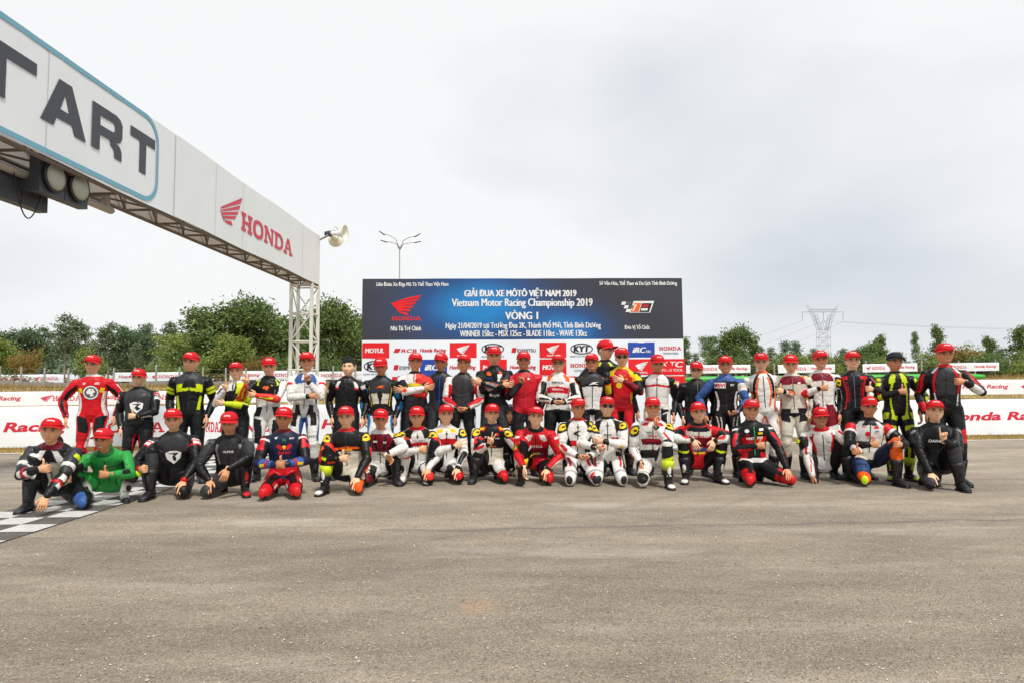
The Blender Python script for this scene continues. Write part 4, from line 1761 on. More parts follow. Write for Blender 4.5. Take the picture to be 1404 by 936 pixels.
for a in [
    ('tierd', 938, 460, 74, 1.0, RA), ('light', 971, 459, 84, 1.3, RA), ('broadC', 1009, 441, 66, .95, RA), ('tierd', 1033, 468, 70, 1.2, RA), ('bushd', 996, 482, 62, 1.6, RA),
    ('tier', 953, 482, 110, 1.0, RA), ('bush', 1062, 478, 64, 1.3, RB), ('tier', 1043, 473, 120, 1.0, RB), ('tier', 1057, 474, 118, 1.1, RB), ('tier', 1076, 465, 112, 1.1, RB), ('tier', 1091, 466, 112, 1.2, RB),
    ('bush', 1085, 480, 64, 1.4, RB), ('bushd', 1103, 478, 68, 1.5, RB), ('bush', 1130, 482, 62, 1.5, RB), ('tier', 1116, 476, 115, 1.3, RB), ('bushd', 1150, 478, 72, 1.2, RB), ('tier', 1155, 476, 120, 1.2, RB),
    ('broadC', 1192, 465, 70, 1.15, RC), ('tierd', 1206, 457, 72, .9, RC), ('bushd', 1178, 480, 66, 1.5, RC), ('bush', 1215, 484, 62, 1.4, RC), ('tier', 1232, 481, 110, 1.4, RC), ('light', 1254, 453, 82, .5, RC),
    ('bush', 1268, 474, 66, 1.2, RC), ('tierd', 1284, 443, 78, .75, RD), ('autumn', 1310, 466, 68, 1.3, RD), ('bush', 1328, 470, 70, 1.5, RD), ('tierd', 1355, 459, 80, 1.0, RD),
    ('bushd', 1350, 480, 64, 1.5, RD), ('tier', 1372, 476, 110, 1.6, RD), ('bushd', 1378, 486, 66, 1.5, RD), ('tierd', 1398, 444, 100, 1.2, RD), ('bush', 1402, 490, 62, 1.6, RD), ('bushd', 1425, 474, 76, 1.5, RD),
    ('broadA', 1440, 462, 80, 1.2, RD), 
]:
    tree(*a)
ANCHOR = {LW: (134, 'the round emblem suit'), LM: (265, 'the yellow striped suit'), LT: (424, 'the arch tower'), RA: (935, 'the backdrop'),
          RB: (1129, 'the pylon'), RC: (1224, 'the black capped rider'), RD: (1288, 'the tall rider')}
ORD = ['nearest', 'second nearest', 'third nearest', 'fourth nearest', 'fifth nearest', 'sixth nearest']
_grp = {}
for kind, where, px, o in PLANTED:
    _grp.setdefault((kind, where), []).append((abs(px - ANCHOR[where][0]), o))
for (kind, where), lst in _grp.items():
    lst.sort(key=lambda q: q[0])
    for i, (_, o) in enumerate(lst):
        o['label'] = '%s beyond the fence, %s' % (LABEL[kind], where) if len(lst) == 1 else '%s beyond the fence, %s to %s' % (LABEL[kind], ORD[i], ANCHOR[where][1])
# a far belt of woods that reads as one mass
def belt(name, pxa, pxb, top, dep, seed, cols, label):
    rr = random.Random(seed)
    mb = MB()
    for i in range(9000):
        px = rr.uniform(pxa, pxb)
        hgt = (top + 7 * math.sin(px * .061) + 5 * math.sin(px * .17 + 1))
        y = hgt + (512 - hgt) * rr.random() ** .8
        p = at(px, y, dep + rr.uniform(-6, 6))
        s = .55 * rr.uniform(.6, 1.3)
        d1 = Vector((rr.uniform(-1, 1), rr.uniform(-1, 1), rr.uniform(-1, 1))).normalized() * s
        d2 = d1.orthogonal().normalized() * s * .6
        c = rr.choice(cols)
        k = rr.uniform(.75, 1.2)
        mb.add([p - d1, p + d2, p + d1, p - d2], [(0, 1, 2, 3)], tuple(q * k for q in c))
    o = mb.build(name, 'leaf')
    tag(o, label, None, None, 'stuff')


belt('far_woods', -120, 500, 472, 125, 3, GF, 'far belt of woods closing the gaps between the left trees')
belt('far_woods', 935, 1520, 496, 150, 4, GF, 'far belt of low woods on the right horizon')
# ------------------------------------------------------------------ people
PAL = {k: np.array(hexc(v)) for k, v in dict(
    K='#151517', D='#37373a', W='#e8e5df', C='#d5cdbb', R='#cf1420', M='#7a1024', Y='#cfe01c', V='#f0cc18',
    G='#2f9c46', B='#3a5c9a', N='#1d2340', O='#ee6114', S='#8f9093', L='#c9c9c8', T='#e0342a', P='#2f7fc0', E='#0f6f30').items()}
attr_mat('suit_leather', 0.40, bump=0.42, bscale=50, spec=0.26, cvary=0.22, cscale=13)
attr_mat('skin', 0.52, bump=0.05, bscale=200, spec=0.35, sss=0.08, cvary=0.07, cscale=30)
attr_mat('boot_leather', 0.5, bump=0.2, bscale=70, cvary=0.25, cscale=18)
mat('cap_red', '#cb0413', 0.8, bump=0.25, bscale=420, vary=0.07, vscale=20)
mat('cap_black', '#17171a', 0.8, bump=0.25, bscale=420)
mat('cap_grey', '#34363d', 0.8, bump=0.25, bscale=420)
mat('hair', '#12100f', 0.55, bump=0.6, bscale=160)
mat('glass_dark', '#08080a', 0.12, spec=0.8)
mat('frame_black', '#121214', 0.35)
mat('zip_metal', '#77787a', 0.4, metal=0.6)
for _k, _c in dict(Y='#c9e016', R='#d0161c', K='#1c1c1e', O='#f05a14', B='#1d4fae', G='#1c9c44', M='#8a1220', W='#e8e6e0').items():
    mat('puck_' + _k, _c, 0.4, bump=0.3, bscale=90)

SK = [hexc('#e6ad84'), hexc('#d99c73'), hexc('#efc09a'), hexc('#cb8c63'), hexc('#eab58d')]
VOX = 0.0092


def unit(v):
    v = Vector(v)
    return v.normalized() if v.length > 1e-9 else Vector((0, 0, 1))


def ik(a, b, l1, l2, pole):
    a, b = Vector(a), Vector(b)
    d = b - a
    L = d.length
    mx = (l1 + l2) * 0.995
    if L > mx:
        b = a + d * (mx / L)
        d = b - a
        L = mx
    L = max(L, abs(l1 - l2) + 0.02)
    u = d.normalized()
    p = Vector(pole)
    p = (p - u * p.dot(u))
    p = p.normalized() if p.length > 1e-6 else u.orthogonal().normalized()
    x = (l1 * l1 - l2 * l2 + L * L) / (2 * L)
    h = math.sqrt(max(l1 * l1 - x * x, 0))
    return a + u * x + p * h, b


# arm presets: wrist (outward, y, z from the neck base), hand pose, finger direction, thumb direction, elbow pole (outward mirrored by side)
ARMS = {
    'down': ((.225, -.04, -.595), 'relax', (.06, -.12, -1), (-.2, -1, 0), (.45, .8, -.1)),
    'away': ((.300, -.04, -.575), 'relax', (.10, -.12, -1), (-.2, -1, 0), (.85, .40, 0)),
    'thumb': ((.09, -.29, -.27), 'thumb', (-.95, -.30, .05), (0, -.15, 1), (.8, .25, -.6)),
    'thumbo': ((.20, -.34, -.26), 'thumb', (-.75, -.60, .1), (0, -.1, 1), (.8, .25, -.6)),
    'thumblow': ((.06, -.29, -.42), 'thumb', (-.95, -.30, .0), (0, -.1, 1), (.8, .3, -.4)),
    'peace': ((.08, -.29, -.15), 'peace', (-.25, -.25, 1), (-1, -.2, 0), (.6, .1, -1)),
    'peaceo': ((.26, -.30, -.13), 'peace', (.05, -.25, 1), (-1, -.2, 0), (.7, .1, -1)),
    'point': ((.07, -.28, -.14), 'point', (-.15, -.2, 1), (-1, -.2, 0), (.6, .1, -1)),
    'cross': ((-.12, -.235, -.27), 'flat', (-1, .1, .12), (0, -.2, 1), (.9, -.15, -.5)),
    'crossu': ((-.13, -.27, -.23), 'flat', (-1, .15, .12), (0, -.2, 1), (.9, -.15, -.5)),
    'fold': ((-.06, -.25, -.33), 'flat', (-1, 0, .05), (0, -.2, 1), (.9, 0, -.6)),
    'clasp': ((.075, -.24, -.50), 'curl', (-.8, -.25, -.35), (0, -1, .4), (.9, .4, -.2)),
    'clasph': ((.075, -.27, -.42), 'curl', (-.85, -.25, -.2), (0, -1, .4), (.9, .3, -.3)),
    'chest': ((-.03, -.26, -.20), 'flat', (-1, -.05, .25), (0, -.2, 1), (.8, 0, -.8)),
    'chin': ((.03, -.235, -.10), 'curl', (-.15, .15, 1), (.2, -1, .1), (.5, -.2, -1)),
    'back': ((.20, .16, -.50), 'relax', (-.3, .2, -1), (-.2, -1, 0), (.8, .6, 0)),
    'fist': ((.19, -.30, -.36), 'fist', (-.55, -.7, .1), (0, -.1, 1), (.8, .25, -.6)),
}


def loft_ellipse(mb, centers, xs, ys, ax, ay, n=20):
    rings = []
    for i, c in enumerate(centers):
        ring = []
        for j in range(n):
            t = 2 * PI * j / n
            cx, sy = math.cos(t), math.sin(t)
            ring.append(c + ax[i] * (xs[i] * math.copysign(abs(cx) ** .85, cx)) + ay[i] * (ys[i] * math.copysign(abs(sy) ** .85, sy)))
        rings.append(ring)
    mb.loft(rings)


class Rig:
    pass


def make_rig(sp):
    r = Rig()
    legs = sp.get('legs', 'st')
    g = ground(sp['px'], sp['fy'])
    depth = g.y
    topw = at(sp['px'], sp['top'], depth + (.08 if legs == 'st' else .30))
    H = topw.z
    fat = sp.get('fat', 1.0)
    jr = random.Random(int(sp['px'] * 13 + sp['top']))       # nobody stands perfectly straight
    lean = math.radians(sp.get('lean', 2 if legs == 'st' else 10) + jr.uniform(-2, 2))
    sb = math.radians(sp.get('side', 0) + jr.uniform(-2.6, 2.6))
    sp.setdefault('twist', jr.uniform(-8, 8))
    sp.setdefault('hd', (jr.uniform(-9, 9), jr.uniform(-3, 5), jr.uniform(-5, 5)))
    sp['yaw'] = sp.get('yaw', 0) + jr.uniform(-6, 6)
    if legs == 'st':
        s = H / (1.775 + .0)
        s = min(max(s, .86), 1.10)
    else:
        s = sp.get('s', .99) + .025
    r.s = s
    th, sh = .425 * s, .42 * s
    if legs == 'st':
        hz = .925 * s
    else:
        hz = H - s * (.57 * math.cos(lean) + .285)
        hz = min(max(hz, .17), .62)
    r.root = Vector((topw.x, depth, 0))
    face = math.atan2(r.root.x, r.root.y) * sp.get('turn', .55)
    r.rz = -face + math.radians(sp.get('yaw', 0))
    hip = Vector((0, 0, hz))
    r.leg = {}
    wd = jr.uniform(.10, .15)
    cfg = legs if isinstance(legs, (tuple, list)) else (('st', wd, jr.uniform(-.06, .04)), ('st', wd, jr.uniform(-.06, .04)))
    contact = []
    for side, c in ((-1, cfg[0]), (1, cfg[1])):
        hj = hip + Vector((side * .092 * s, 0, -.01))
        if c[0] == 'st':
            ank = Vector((side * c[1] * s, .02 + c[2], .095 * s))
            kn, ank = ik(hj, ank, th, sh, (side * .15, -1, 0))
            toe = unit((side * .42, -1, 0))
            contact.append(-.0)
        elif c[0] == 'dn':
            dx = c[1]
            kz = .088 * s
            rem = th * th - dx * dx - (hj.z - kz) ** 2
            dy = math.sqrt(rem) if rem > .004 else .065
            kn = Vector((hj.x + side * dx, -dy, kz))
            ank = kn + Vector((-side * (c[2] if len(c) > 2 else .04), sh * .985, .03))
            toe = unit((side * .1, .35, -1))
            contact.append(kn.y - .07)
        elif c[0] == 'ex':                                # knee and ankle given outright (deep squat)
            kn = Vector((side * c[1], -c[2], c[3])) * s
            ank = Vector((side * c[4] * s, -c[5] * s, .095 * s))
            toe = unit((side * .35, -1, 0))
            contact.append(ank.y - .17)
        else:
            ank = Vector((hj.x + side * c[1], c[2], .095 * s))
            kn, ank = ik(hj, ank, th, sh, (side * (c[3] if len(c) > 3 else .35), -1, c[4] if len(c) > 4 else .55))
            toe = unit((side * (.10 + .5 * (c[3] if len(c) > 3 else .35)), -1, 0))
            contact.append(ank.y - .17)
        r.leg[side] = [hj, kn, ank, toe, c[0]]
    off = -min(contact) if legs != 'st' else .05
    hip.y += off
    for side in r.leg:
        L = r.leg[side]
        for i in range(3):
            L[i] = L[i] + Vector((0, off, 0))
    r.hip = hip
    # spine
    d1 = unit((math.sin(sb * .7), -math.sin(lean * .7), math.cos(lean * .7)))
    d2 = unit((math.sin(sb * 1.15), -math.sin(lean * 1.2), math.cos(lean * 1.2)))
    tw = math.radians(sp.get('twist', 0))
    X0 = Vector((1, 0, 0))
    X1 = Vector((math.cos(tw), math.sin(tw), 0))

    def spine(d):
        d = d * s
        if d <= .2 * s:
            return hip + d1 * d
        return hip + d1 * (.2 * s) + d2 * (d - .2 * s)
    r.spine = spine
    ds = [-.085, -.05, 0, .08, .17, .26, .35, .42, .475, .515, .545, .575]
    xs = [.085, .138, .174, .172, .166, .172, .183, .186, .172, .140, .096, .068]
    ys = [.060, .095, .115, .113, .108, .110, .115, .113, .104, .088, .070, .064]
    r.rings = []
    for d, x, y in zip(ds, xs, ys):
        k = min(max((d - .05) / .4, 0), 1)
        ax = X0.lerp(X1, k).normalized()
        up = d1 if d < .2 else d2
        ay = up.cross(ax).normalized()
        ax = ay.cross(up).normalized()
        f = fat if .0 <= d <= .45 else (1 + (fat - 1) * .5)
        r.rings.append((spine(d), x * s * f, y * s * (1 + (f - 1) * 1.25), ax, ay, d))
    r.nb = spine(.56)
    r.cax, r.cay = r.rings[8][3], r.rings[8][4]
    shc = spine(.440)
    r.arm = {}
    for side, key in ((-1, 'L'), (1, 'R')):
        sj = shc + r.cax * (side * .198 * s * (1 + (fat - 1) * .6))
        a = sp.get(key, 'down')
        kn = r.leg[side][1]
        ov = {}
        if isinstance(a, (tuple, list)):
            ov = a[1] if len(a) > 1 else {}
            a = a[0]
        if a == 'knee':
            wr = kn + Vector((-side * .01, .035, .115 * s))
            hp, hd, td, pole = 'flat', (0, -.75, -.75), (-side, -.2, 0), (side * .9, .3, -.1)
        elif a == 'hang':
            wr = kn + Vector((-side * .05, -.04, .065 * s))
            hp, hd, td, pole = 'relax', (-side * .35, -.4, -.9), (-side, -.4, 0), (side * .9, .2, .2)
        elif a == 'over':
            wr = kn + Vector((-side * .10, -.05, .085 * s))
            hp, hd, td, pole = 'relax', (-side * .9, -.4, -.35), (0, -1, .3), (side * .9, .2, .2)
        elif a == 'ground':
            wr = Vector((kn.x + ov.get('dx', 0) , kn.y - .03, .20 * s))
            hp, hd, td, pole = 'flat', (0, -.5, -1), (-side, -.3, 0), (side * .8, .4, 0)
        else:
            w, hp, hd, td, pole = ARMS[a]
            base = Vector((r.nb.x, r.nb.y, r.nb.z))
            wr = base + r.cax * (side * w[0] * s) + Vector((0, w[1] * s, w[2] * s))
            hd = Vector((side * hd[0], hd[1], hd[2]))
            td = Vector((side * td[0], td[1], td[2]))
            pole = Vector((side * pole[0], pole[1], pole[2]))
        wr = wr + Vector(ov.get('o', (0, 0, 0)))
        if 'w' in ov:
            wr = r.nb + Vector(ov['w']) * s
        hp = ov.get('h', hp)
        hd = unit(ov.get('d', hd))
        td = unit(ov.get('t', td))
        pole = Vector(ov.get('p', pole))
        el, wr = ik(sj, wr, .285 * s, .262 * s, pole)
        r.arm[side] = [sj, el, wr, hp, hd, td]
    # head
    hy, hp_, hr = [math.radians(v) for v in sp.get('hd', (0, 0, 0))]
    r.hrot = Matrix.Rotation(hy, 3, 'Z') @ Matrix.Rotation(hr, 3, 'Y') @ Matrix.Rotation(hp_, 3, 'X')
    fwd = sp.get('hfwd', .02 if legs == 'st' else .03)
    r.hc = r.nb + Vector((math.sin(sb) * .1, -fwd, .132 * s))
    return r


def raw_body(r, sp):
    s = r.s
    mb = MB()
    fat = sp.get('fat', 1.0) + (.10 if sp.get('legs', 'st') == 'st' else .16)
    loft_ellipse(mb, [q[0] for q in r.rings], [q[1] for q in r.rings], [q[2] for q in r.rings],
                 [q[3] for q in r.rings], [q[4] for q in r.rings])
    # race hump between the shoulder blades
    mb.ellip(r.spine(.47) + r.cay * .085 * s, (.07 * s, .05 * s, .12 * s))
    for side in (-1, 1):
        sj, el, wr, *_ = r.arm[side]
        inn = r.spine(.42).lerp(sj, .45)
        k = 1 + (fat - 1) * .7
        mb.tube([inn, sj, sj.lerp(el, .22), sj.lerp(el, .6), el], [.066 * s, .066 * s * k, .068 * s * k, .062 * s * k, .054 * s], 12, round_ends=True)
        mb.tube([el, el.lerp(wr, .28), el.lerp(wr, .7), wr], [.054 * s, .056 * s * k, .047 * s, .038 * s], 12, round_ends=True)
        # shoulder and elbow armour
        od = (sj - r.spine(.462)).normalized()
        mb.ellip(sj + od * .016 * s + Vector((0, 0, .000)), (.056 * s, .066 * s, .066 * s))
        mb.tube([r.spine(.535), r.spine(.49).lerp(sj, .55), sj + Vector((0, 0, .012 * s))], [.055 * s, .056 * s, .050 * s], 10, round_ends=True)
        eo = (el - (sj + wr) / 2)
        eo = eo.normalized() if eo.length > .02 else Vector((side, .3, 0)).normalized()
        mb.ellip(el + eo * .010, (.050 * s, .050 * s, .052 * s))
        hj, kn, an, toe, kind = r.leg[side]
        mb.tube([hj + Vector((0, 0, .03)), hj.lerp(kn, .25), hj.lerp(kn, .6), kn],
                [.098 * s * k, .095 * s * k,   .083 * s * k, .072 * s], 14, round_ends=True)
        mb.tube([kn, kn.lerp(an, .3), kn.lerp(an, .65), an], [.070 * s, .073 * s, .060 * s, .048 * s], 12, round_ends=True)
        kd = knee_dir(r, side)
        mb.ellip(kn + kd * .014 * s, (.070 * s, .068 * s, .076 * s))
    return mb


def knee_dir(r, side):
    hj, kn, an, toe, kind = r.leg[side]
    d = kn - (hj + an) / 2
    if d.length < .06:
        return unit((side * .12, -1, 0))
    return d.normalized()


def hand_mesh(mb, wr, hd, td, side, pose, s, col):
    Y = hd
    X = unit(td - Y * td.dot(Y))
    palm = X.cross(Y) if side < 0 else Y.cross(X)      # side -1 in the picture is the person's right hand

    def P(x, y, z):                                   # z towards the palm
        return wr + (X * x + Y * y + palm * z) * s
    rings = []
    for y, w, h in ((-.035, .027, .024), (0, .029, .021), (.03, .037, .019), (.065, .043, .017), (.092, .040, .0135)):
        rings.append([P(w * math.cos(t), y, h * math.sin(t)) for t in [2 * PI * j / 10 for j in range(10)]])
    mb.loft(rings, True, col)
    curl = {'fist': (75, 95, 60), 'relax': (22, 32, 22), 'flat': (8, 14, 8), 'curl': (40, 50, 30)}
    for i, (fx, ln) in enumerate(((.030, .074), (.010, .082), (-.011, .077), (-.031, .060))):
        if pose in ('thumb',):
            c = (78, 95, 60)
        elif pose == 'peace':
            c = (2, 6, 4) if i < 2 else (80, 95, 60)
        elif pose == 'point':
            c = (2, 4, 4) if i < 1 else (80, 95, 60)
        elif pose == 'horns':
            c = (2, 4, 4) if i in (0, 3) else (80, 95, 60)
        else:
            c = curl[pose]
            c = tuple(v + i * 3 for v in c)
        spread = {'peace': (.28, -.12, 0, 0)[i], 'flat': (.16, .05, -.06, -.18)[i], 'relax': (.08, .02, -.03, -.09)[i]}.get(pose, 0)
        p = [fx, .088, 0]
        ang = 0
        pts = [P(fx, .07, 0), P(*p)]
        for seg, frac in enumerate((.45, .32, .23)):
            ang += math.radians(c[seg])
            l = ln * frac
            p = [p[0] + l * spread, p[1] + l * math.cos(ang), p[2] + l * math.sin(ang)]
            pts.append(P(*p))
        mb.tube(pts, [.0095 * s, .0098 * s, .0092 * s, .0085 * s, .0068 * s], 7, col=col)
    if pose == 'thumb':
        t = [(.024, .02, .006), (.046, .046, .012), (.078, .052, .010), (.105, .048, .006)]
    elif pose in ('fist', 'peace', 'point', 'horns'):
        t = [(.024, .02, .01), (.040, .050, .022), (.030, .078, .034), (.008, .088, .040)]
    else:
        t = [(.024, .015, .006), (.046, .036, .012), (.060, .062, .016), (.064, .086, .018)]
    mb.tube([P(*q) for q in t], [.015 * s, .0125 * s, .0112 * s, .0085 * s], 7, col=col)


def g2(x, z, cx, cz, sx, sz):
    return np.exp(-((x - cx) / sx) ** 2 - ((z - cz) / sz) ** 2)


def head_arrays(skin, smile, seed):
    """head + neck as one grid; face towards -y, centre of the head at the origin"""
    rng = np.random.RandomState(seed)
    nu, nv = 56, 46
    th = np.linspace(0.02, PI - 0.02, nv)[:, None]
    # denser columns on the face
    ph = np.linspace(0, 2 * PI, nu, endpoint=False)[None, :]
    ph = ph + 0.45 * np.sin(ph + PI)                      # crowd towards ph=0 (front)
    sx, cx = np.sin(th), np.cos(th)
    fw = 1 + rng.uniform(-.05, .05)
    x = .081 * fw * sx * np.sin(ph)
    y = -.097 * sx * np.cos(ph)
    z = .122 * cx * np.ones_like(ph)
    front = np.clip(np.cos(ph), 0, 1) * np.ones_like(z)
    low = np.clip(-z / .12, 0, 1)
    jaw = 1 - (.30 + rng.uniform(-.05, .05)) * low ** 1.6
    x *= jaw
    y = np.where(y > 0, y * (1 - .40 * low), y * (1 - .05 * low))
    y -= .012 * front * low                               # chin forward
    up = np.clip(z / .12, 0, 1)
    y -= -.010 * front * up ** 2
    # features pushed along -y
    fr = (np.cos(ph) > 0) * np.ones_like(z)
    d = .021 * g2(x, z, 0, -.030, .013, .017) + .011 * g2(x, z, 0, -.004, .009, .024)
    d += .006 * g2(x, z, .0, .032, .05, .012)
    d -= .010 * (g2(x, z, .031, .006, .019, .013) + g2(x, z, -.031, .006, .019, .013))
    d += .005 * (g2(x, z, .042, -.028, .020, .020) + g2(x, z, -.042, -.028, .020, .020))
    d += .006 * g2(x, z, 0, -.064, .022, .006) + .006 * g2(x, z, 0, -.078, .020, .006)
    d -= .004 * g2(x, z, 0, -.071, .026, .003)
    d += .006 * g2(x, z, 0, -.100, .022, .014)
    y -= d * fr
    col = np.ones((nv, nu, 3)) * np.array(skin)
    f = fr[..., None]

    def paint(mask, c, k=1.0):
        nonlocal col
        m = np.clip(mask, 0, 1)[..., None] * f * k
        col = col * (1 - m) + np.array(c) * m
    sk = np.array(skin)
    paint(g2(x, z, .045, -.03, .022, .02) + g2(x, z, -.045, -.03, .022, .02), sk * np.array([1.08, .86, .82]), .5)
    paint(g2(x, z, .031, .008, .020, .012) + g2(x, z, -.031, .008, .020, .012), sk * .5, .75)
    paint(((np.abs(np.abs(x) - .031) < .0160) & (np.abs(z - .004) < .0056)) * 1.0, (.55, .5, .47), .8)
    paint(((np.abs(np.abs(x) - .031) < .0085) & (np.abs(z - .004) < .0066)) * 1.0, (.012, .009, .008), 1)
    bz = .0235 - .18 * (np.abs(np.abs(x) - .034) ** 1.5)
    paint(((np.abs(np.abs(x) - .034) < .020) & (np.abs(z - bz) < .0058)) * 1.0, (.02, .015, .012), .95)
    paint(g2(x, z, .008, -.044, .005, .004) + g2(x, z, -.008, -.044, .005, .004), sk * .28, .85)
    mw = .027 if smile else .021
    curve = (.010 if smile else .001) * (x / .026) ** 2
    paint(((np.abs(x) < mw) & (np.abs(z + .071 - curve) < (.0105 if smile else .0072))) * 1.0, sk * np.array([.78, .45, .42]), .85)
    if smile:
        paint(((np.abs(x) < .021) & (np.abs(z + .069 - curve) < .0052)) * 1.0, (.78, .75, .70), 1)
    else:
        paint(((np.abs(x) < .020) & (np.abs(z + .071) < .0022)) * 1.0, sk * .2, .8)
    V = np.stack([x, y, z], -1).reshape(-1, 3)
    C = col.reshape(-1, 3)
    F = []
    for i in range(nv - 1):
        for j in range(nu):
            k = (j + 1) % nu
            F.append((i * nu + j, (i + 1) * nu + j, (i + 1) * nu + k, i * nu + k))
    F.append(tuple(range(nu)))
    F.append(tuple((nv - 1) * nu + nu - 1 - j for j in range(nu)))
    return V, F, C


def ear_neck(mb, skin):
    for s_ in (-1, 1):
        mb.ellip((s_ * .079, .012, -.012), (.010, .018, .031), 10, 8, Matrix.Rotation(s_ * -.35, 3, 'Z'), skin)
        mb.ellip((s_ * .0845, .007, -.012), (.005, .010, .018), 8, 6, Matrix.Rotation(s_ * -.35, 3, 'Z'), tuple(v * .72 for v in skin))


def make_shared():
    """cap, brim, lettering, hair and glasses meshes in head space"""
    M = {}

    def dome(ph, k, grow=0.0):
        """ph: angle round (0 = front), k: 0 at the band .. 1 at the top"""
        t = k * PI / 2
        rx, ry, hz_ = .0935 + grow, .1085 + grow, .090 + grow
        c = math.cos(t) ** .75
        x = rx * c * math.sin(ph)
        y = -ry * c * math.cos(ph) + .004
        z = .040 + .012 * math.cos(ph) * (1 - k) + hz_ * math.sin(t) ** .95
        z += .006 * math.cos(ph) * math.sin(2 * t) if math.cos(ph) > 0 else 0
        return (x, y, z)
    mb = MB()
    n = 28
    rings = [[dome(2 * PI * j / n, k) for j in range(n)] for k in (0, .12, .3, .48, .64, .8, .92, .985)]
    mb.loft(rings, True)
    inner = [[dome(2 * PI * j / n, k, -.004) for j in range(n)] for k in (0, .3)]
    mb.loft(inner, False)
    mb.ellip((0, .004, .130), (.009, .009, .005), 8, 5)
    M['cap'] = mb.mesh('cap', None, True)
    mb = MB()
    na, nr = 22, 6
    top, bot = [], []
    for i in range(na + 1):
        a = math.radians(-82 + 164 * i / na)
        bx, by, bz = dome(a, 0)
        ext = .078 * max(math.cos(a), 0) ** .55
        for j in range(nr + 1):
            q = j / nr
            x = bx * (1.02 + .05 * q)
            y = by - ext * q
            z = bz - .003 * q - .022 * (abs(x) / .095) ** 2.2 * (.25 + .75 * q)
            top.append((x, y, z + .0018))
            bot.append((x, y, z - .0018))
    m = nr + 1
    fs = []
    off = len(top)
    for i in range(na):
        for j in range(nr):
            a, b, c, d = i * m + j, i * m + j + 1, (i + 1) * m + j + 1, (i + 1) * m + j
            fs.append((a, b, c, d))
            fs.append((off + d, off + c, off + b, off + a))
        a, d = i * m + nr, (i + 1) * m + nr
        fs.append((a, off + a, off + d, d))
    mb.add(top + bot, fs)
    M['brim'] = mb.mesh('brim', None, True)
    v, f = text2d('Honda Racing', .03, .2)
    v = fit(v, -.5, 0, 1.0, 1.0)
    mb = MB()
    mb.add([dome(a * .80, .30 + b * .17 - .25 * a * a * .4, .0022) for a, b in v], f)
    M['cap_text'] = mb.mesh('lettering', 'print_white')
    # hair below the cap, and a full head of hair
    V, F, C = head_arrays((1, 1, 1), False, 3)
    for name in ('hair', 'hair_full'):
        keep = []
        for q in F:
            if len(q) > 4:
                keep.append(name == 'hair_full' and V[q[0]][2] > .1)
                continue
            c = V[list(q)].mean(0)
            lim = .030 - .9 * max(c[1] + .012, 0) if c[1] < .05 else -.055
            if c[1] < -.045:
                lim = .052 if name == 'hair_full' else .2
            if c[1] < -.012 and abs(c[0]) < .052:
                lim = .056 if name == 'hair_full' else .2
            keep.append(c[2] > lim)
        mb = MB()
        grow = 1.045 if name == 'hair' else 1.10
        rng = random.Random(4)
        vv = []
        for p in V:
            k = grow + (rng.uniform(-.02, .05) if name == 'hair_full' and p[2] > .03 else 0)
            q = Vector(p) * k
            if name == 'hair_full' and p[2] > .05:
                q.z += .012
            vv.append(q)
        mb.add(vv, [q for q, k in zip(F, keep) if k])
        if name == 'hair_full':
            for i in range(150):
                a, e = rng.uniform(0, 2 * PI), rng.uniform(.42, 1.5)
                d = Vector((math.cos(a) * math.cos(e) * .8, math.sin(a) * math.cos(e), math.sin(e) * 1.2))
                b = Vector((d.x * .088, d.y * .10, d.z * .108))
                tip = b + Vector((d.x * .02 + rng.uniform(-.014, .014), d.y * .022 - .006, .014 + rng.uniform(0, .018)))
                mb.tube([b, b.lerp(tip, .6), tip], [.010, .007, .0015], 5)
        M[name] = mb.mesh('hair', 'hair', True)
    # sunglasses and clear glasses
    mb = MB()
    for s_ in (-1, 1):
        mb.ellip((s_ * .034, -.101 + .010, .004), (.029, .007, .0185), 14, 8, Matrix.Rotation(s_ * .30, 3, 'Z'))
    M['lens_dark'] = mb.mesh('lens', 'glass_dark', True)
    mb = MB()
    mb.tube([(-.012, -.101, .010), (0, -.105, .012), (.012, -.101, .010)], .003, 6)
    for s_ in (-1, 1):
        mb.tube([(s_ * .058, -.083, .009), (s_ * .079, -.05, .008), (s_ * .083, .01, .004)], .003, 6)
    M['glasses_frame'] = mb.mesh('glasses_frame', 'frame_black', True)
    mb = MB()
    for s_ in (-1, 1):
        pts = []
        for i in range(17):
            t = 2 * PI * i / 16
            pts.append((s_ * (.033 + .024 * math.cos(t)), -.103 + .35 * abs(.024 * math.cos(t) + .009) * 1.0 * (1 if math.cos(t) > 0 else .3), .003 + .017 * math.sin(t)))
        mb.tube(pts, .0028, 5, False)
    M['rim'] = mb.mesh('rim', 'frame_black', True)
    return M


SHARED = make_shared()


def parse(des):
    rules = []
    for r in des.split(';'):
        tk = r.split()
        if not tk:
            continue
        parts = []
        i = 0
        while i < len(tk[0]):
            ch = tk[0][i]
            sd = 0
            if i + 1 < len(tk[0]) and tk[0][i + 1] in 'lr':
                sd = -1 if tk[0][i + 1] == 'l' else 1
                i += 1
            parts.append((ch, sd))
            i += 1
        nums = [float(x) for x in tk[2:] if x not in 'es']
        t0, t1, a0, a1 = (nums + [0, 1, 0, 181][len(nums):])[:4] if nums else (-1, 2, 0, 181)
        rules.append((parts, tk[1], t0, t1, a0, a1, 'e' in tk[2:], 's' in tk[2:]))
    return rules


def ellipse_patch(t, a, t0, t1, a0, a1):
    return ((t - (t0 + t1) / 2) / ((t1 - t0) / 2)) ** 2 + ((a - (a0 + a1) / 2) / ((a1 - a0) / 2)) ** 2 < 1


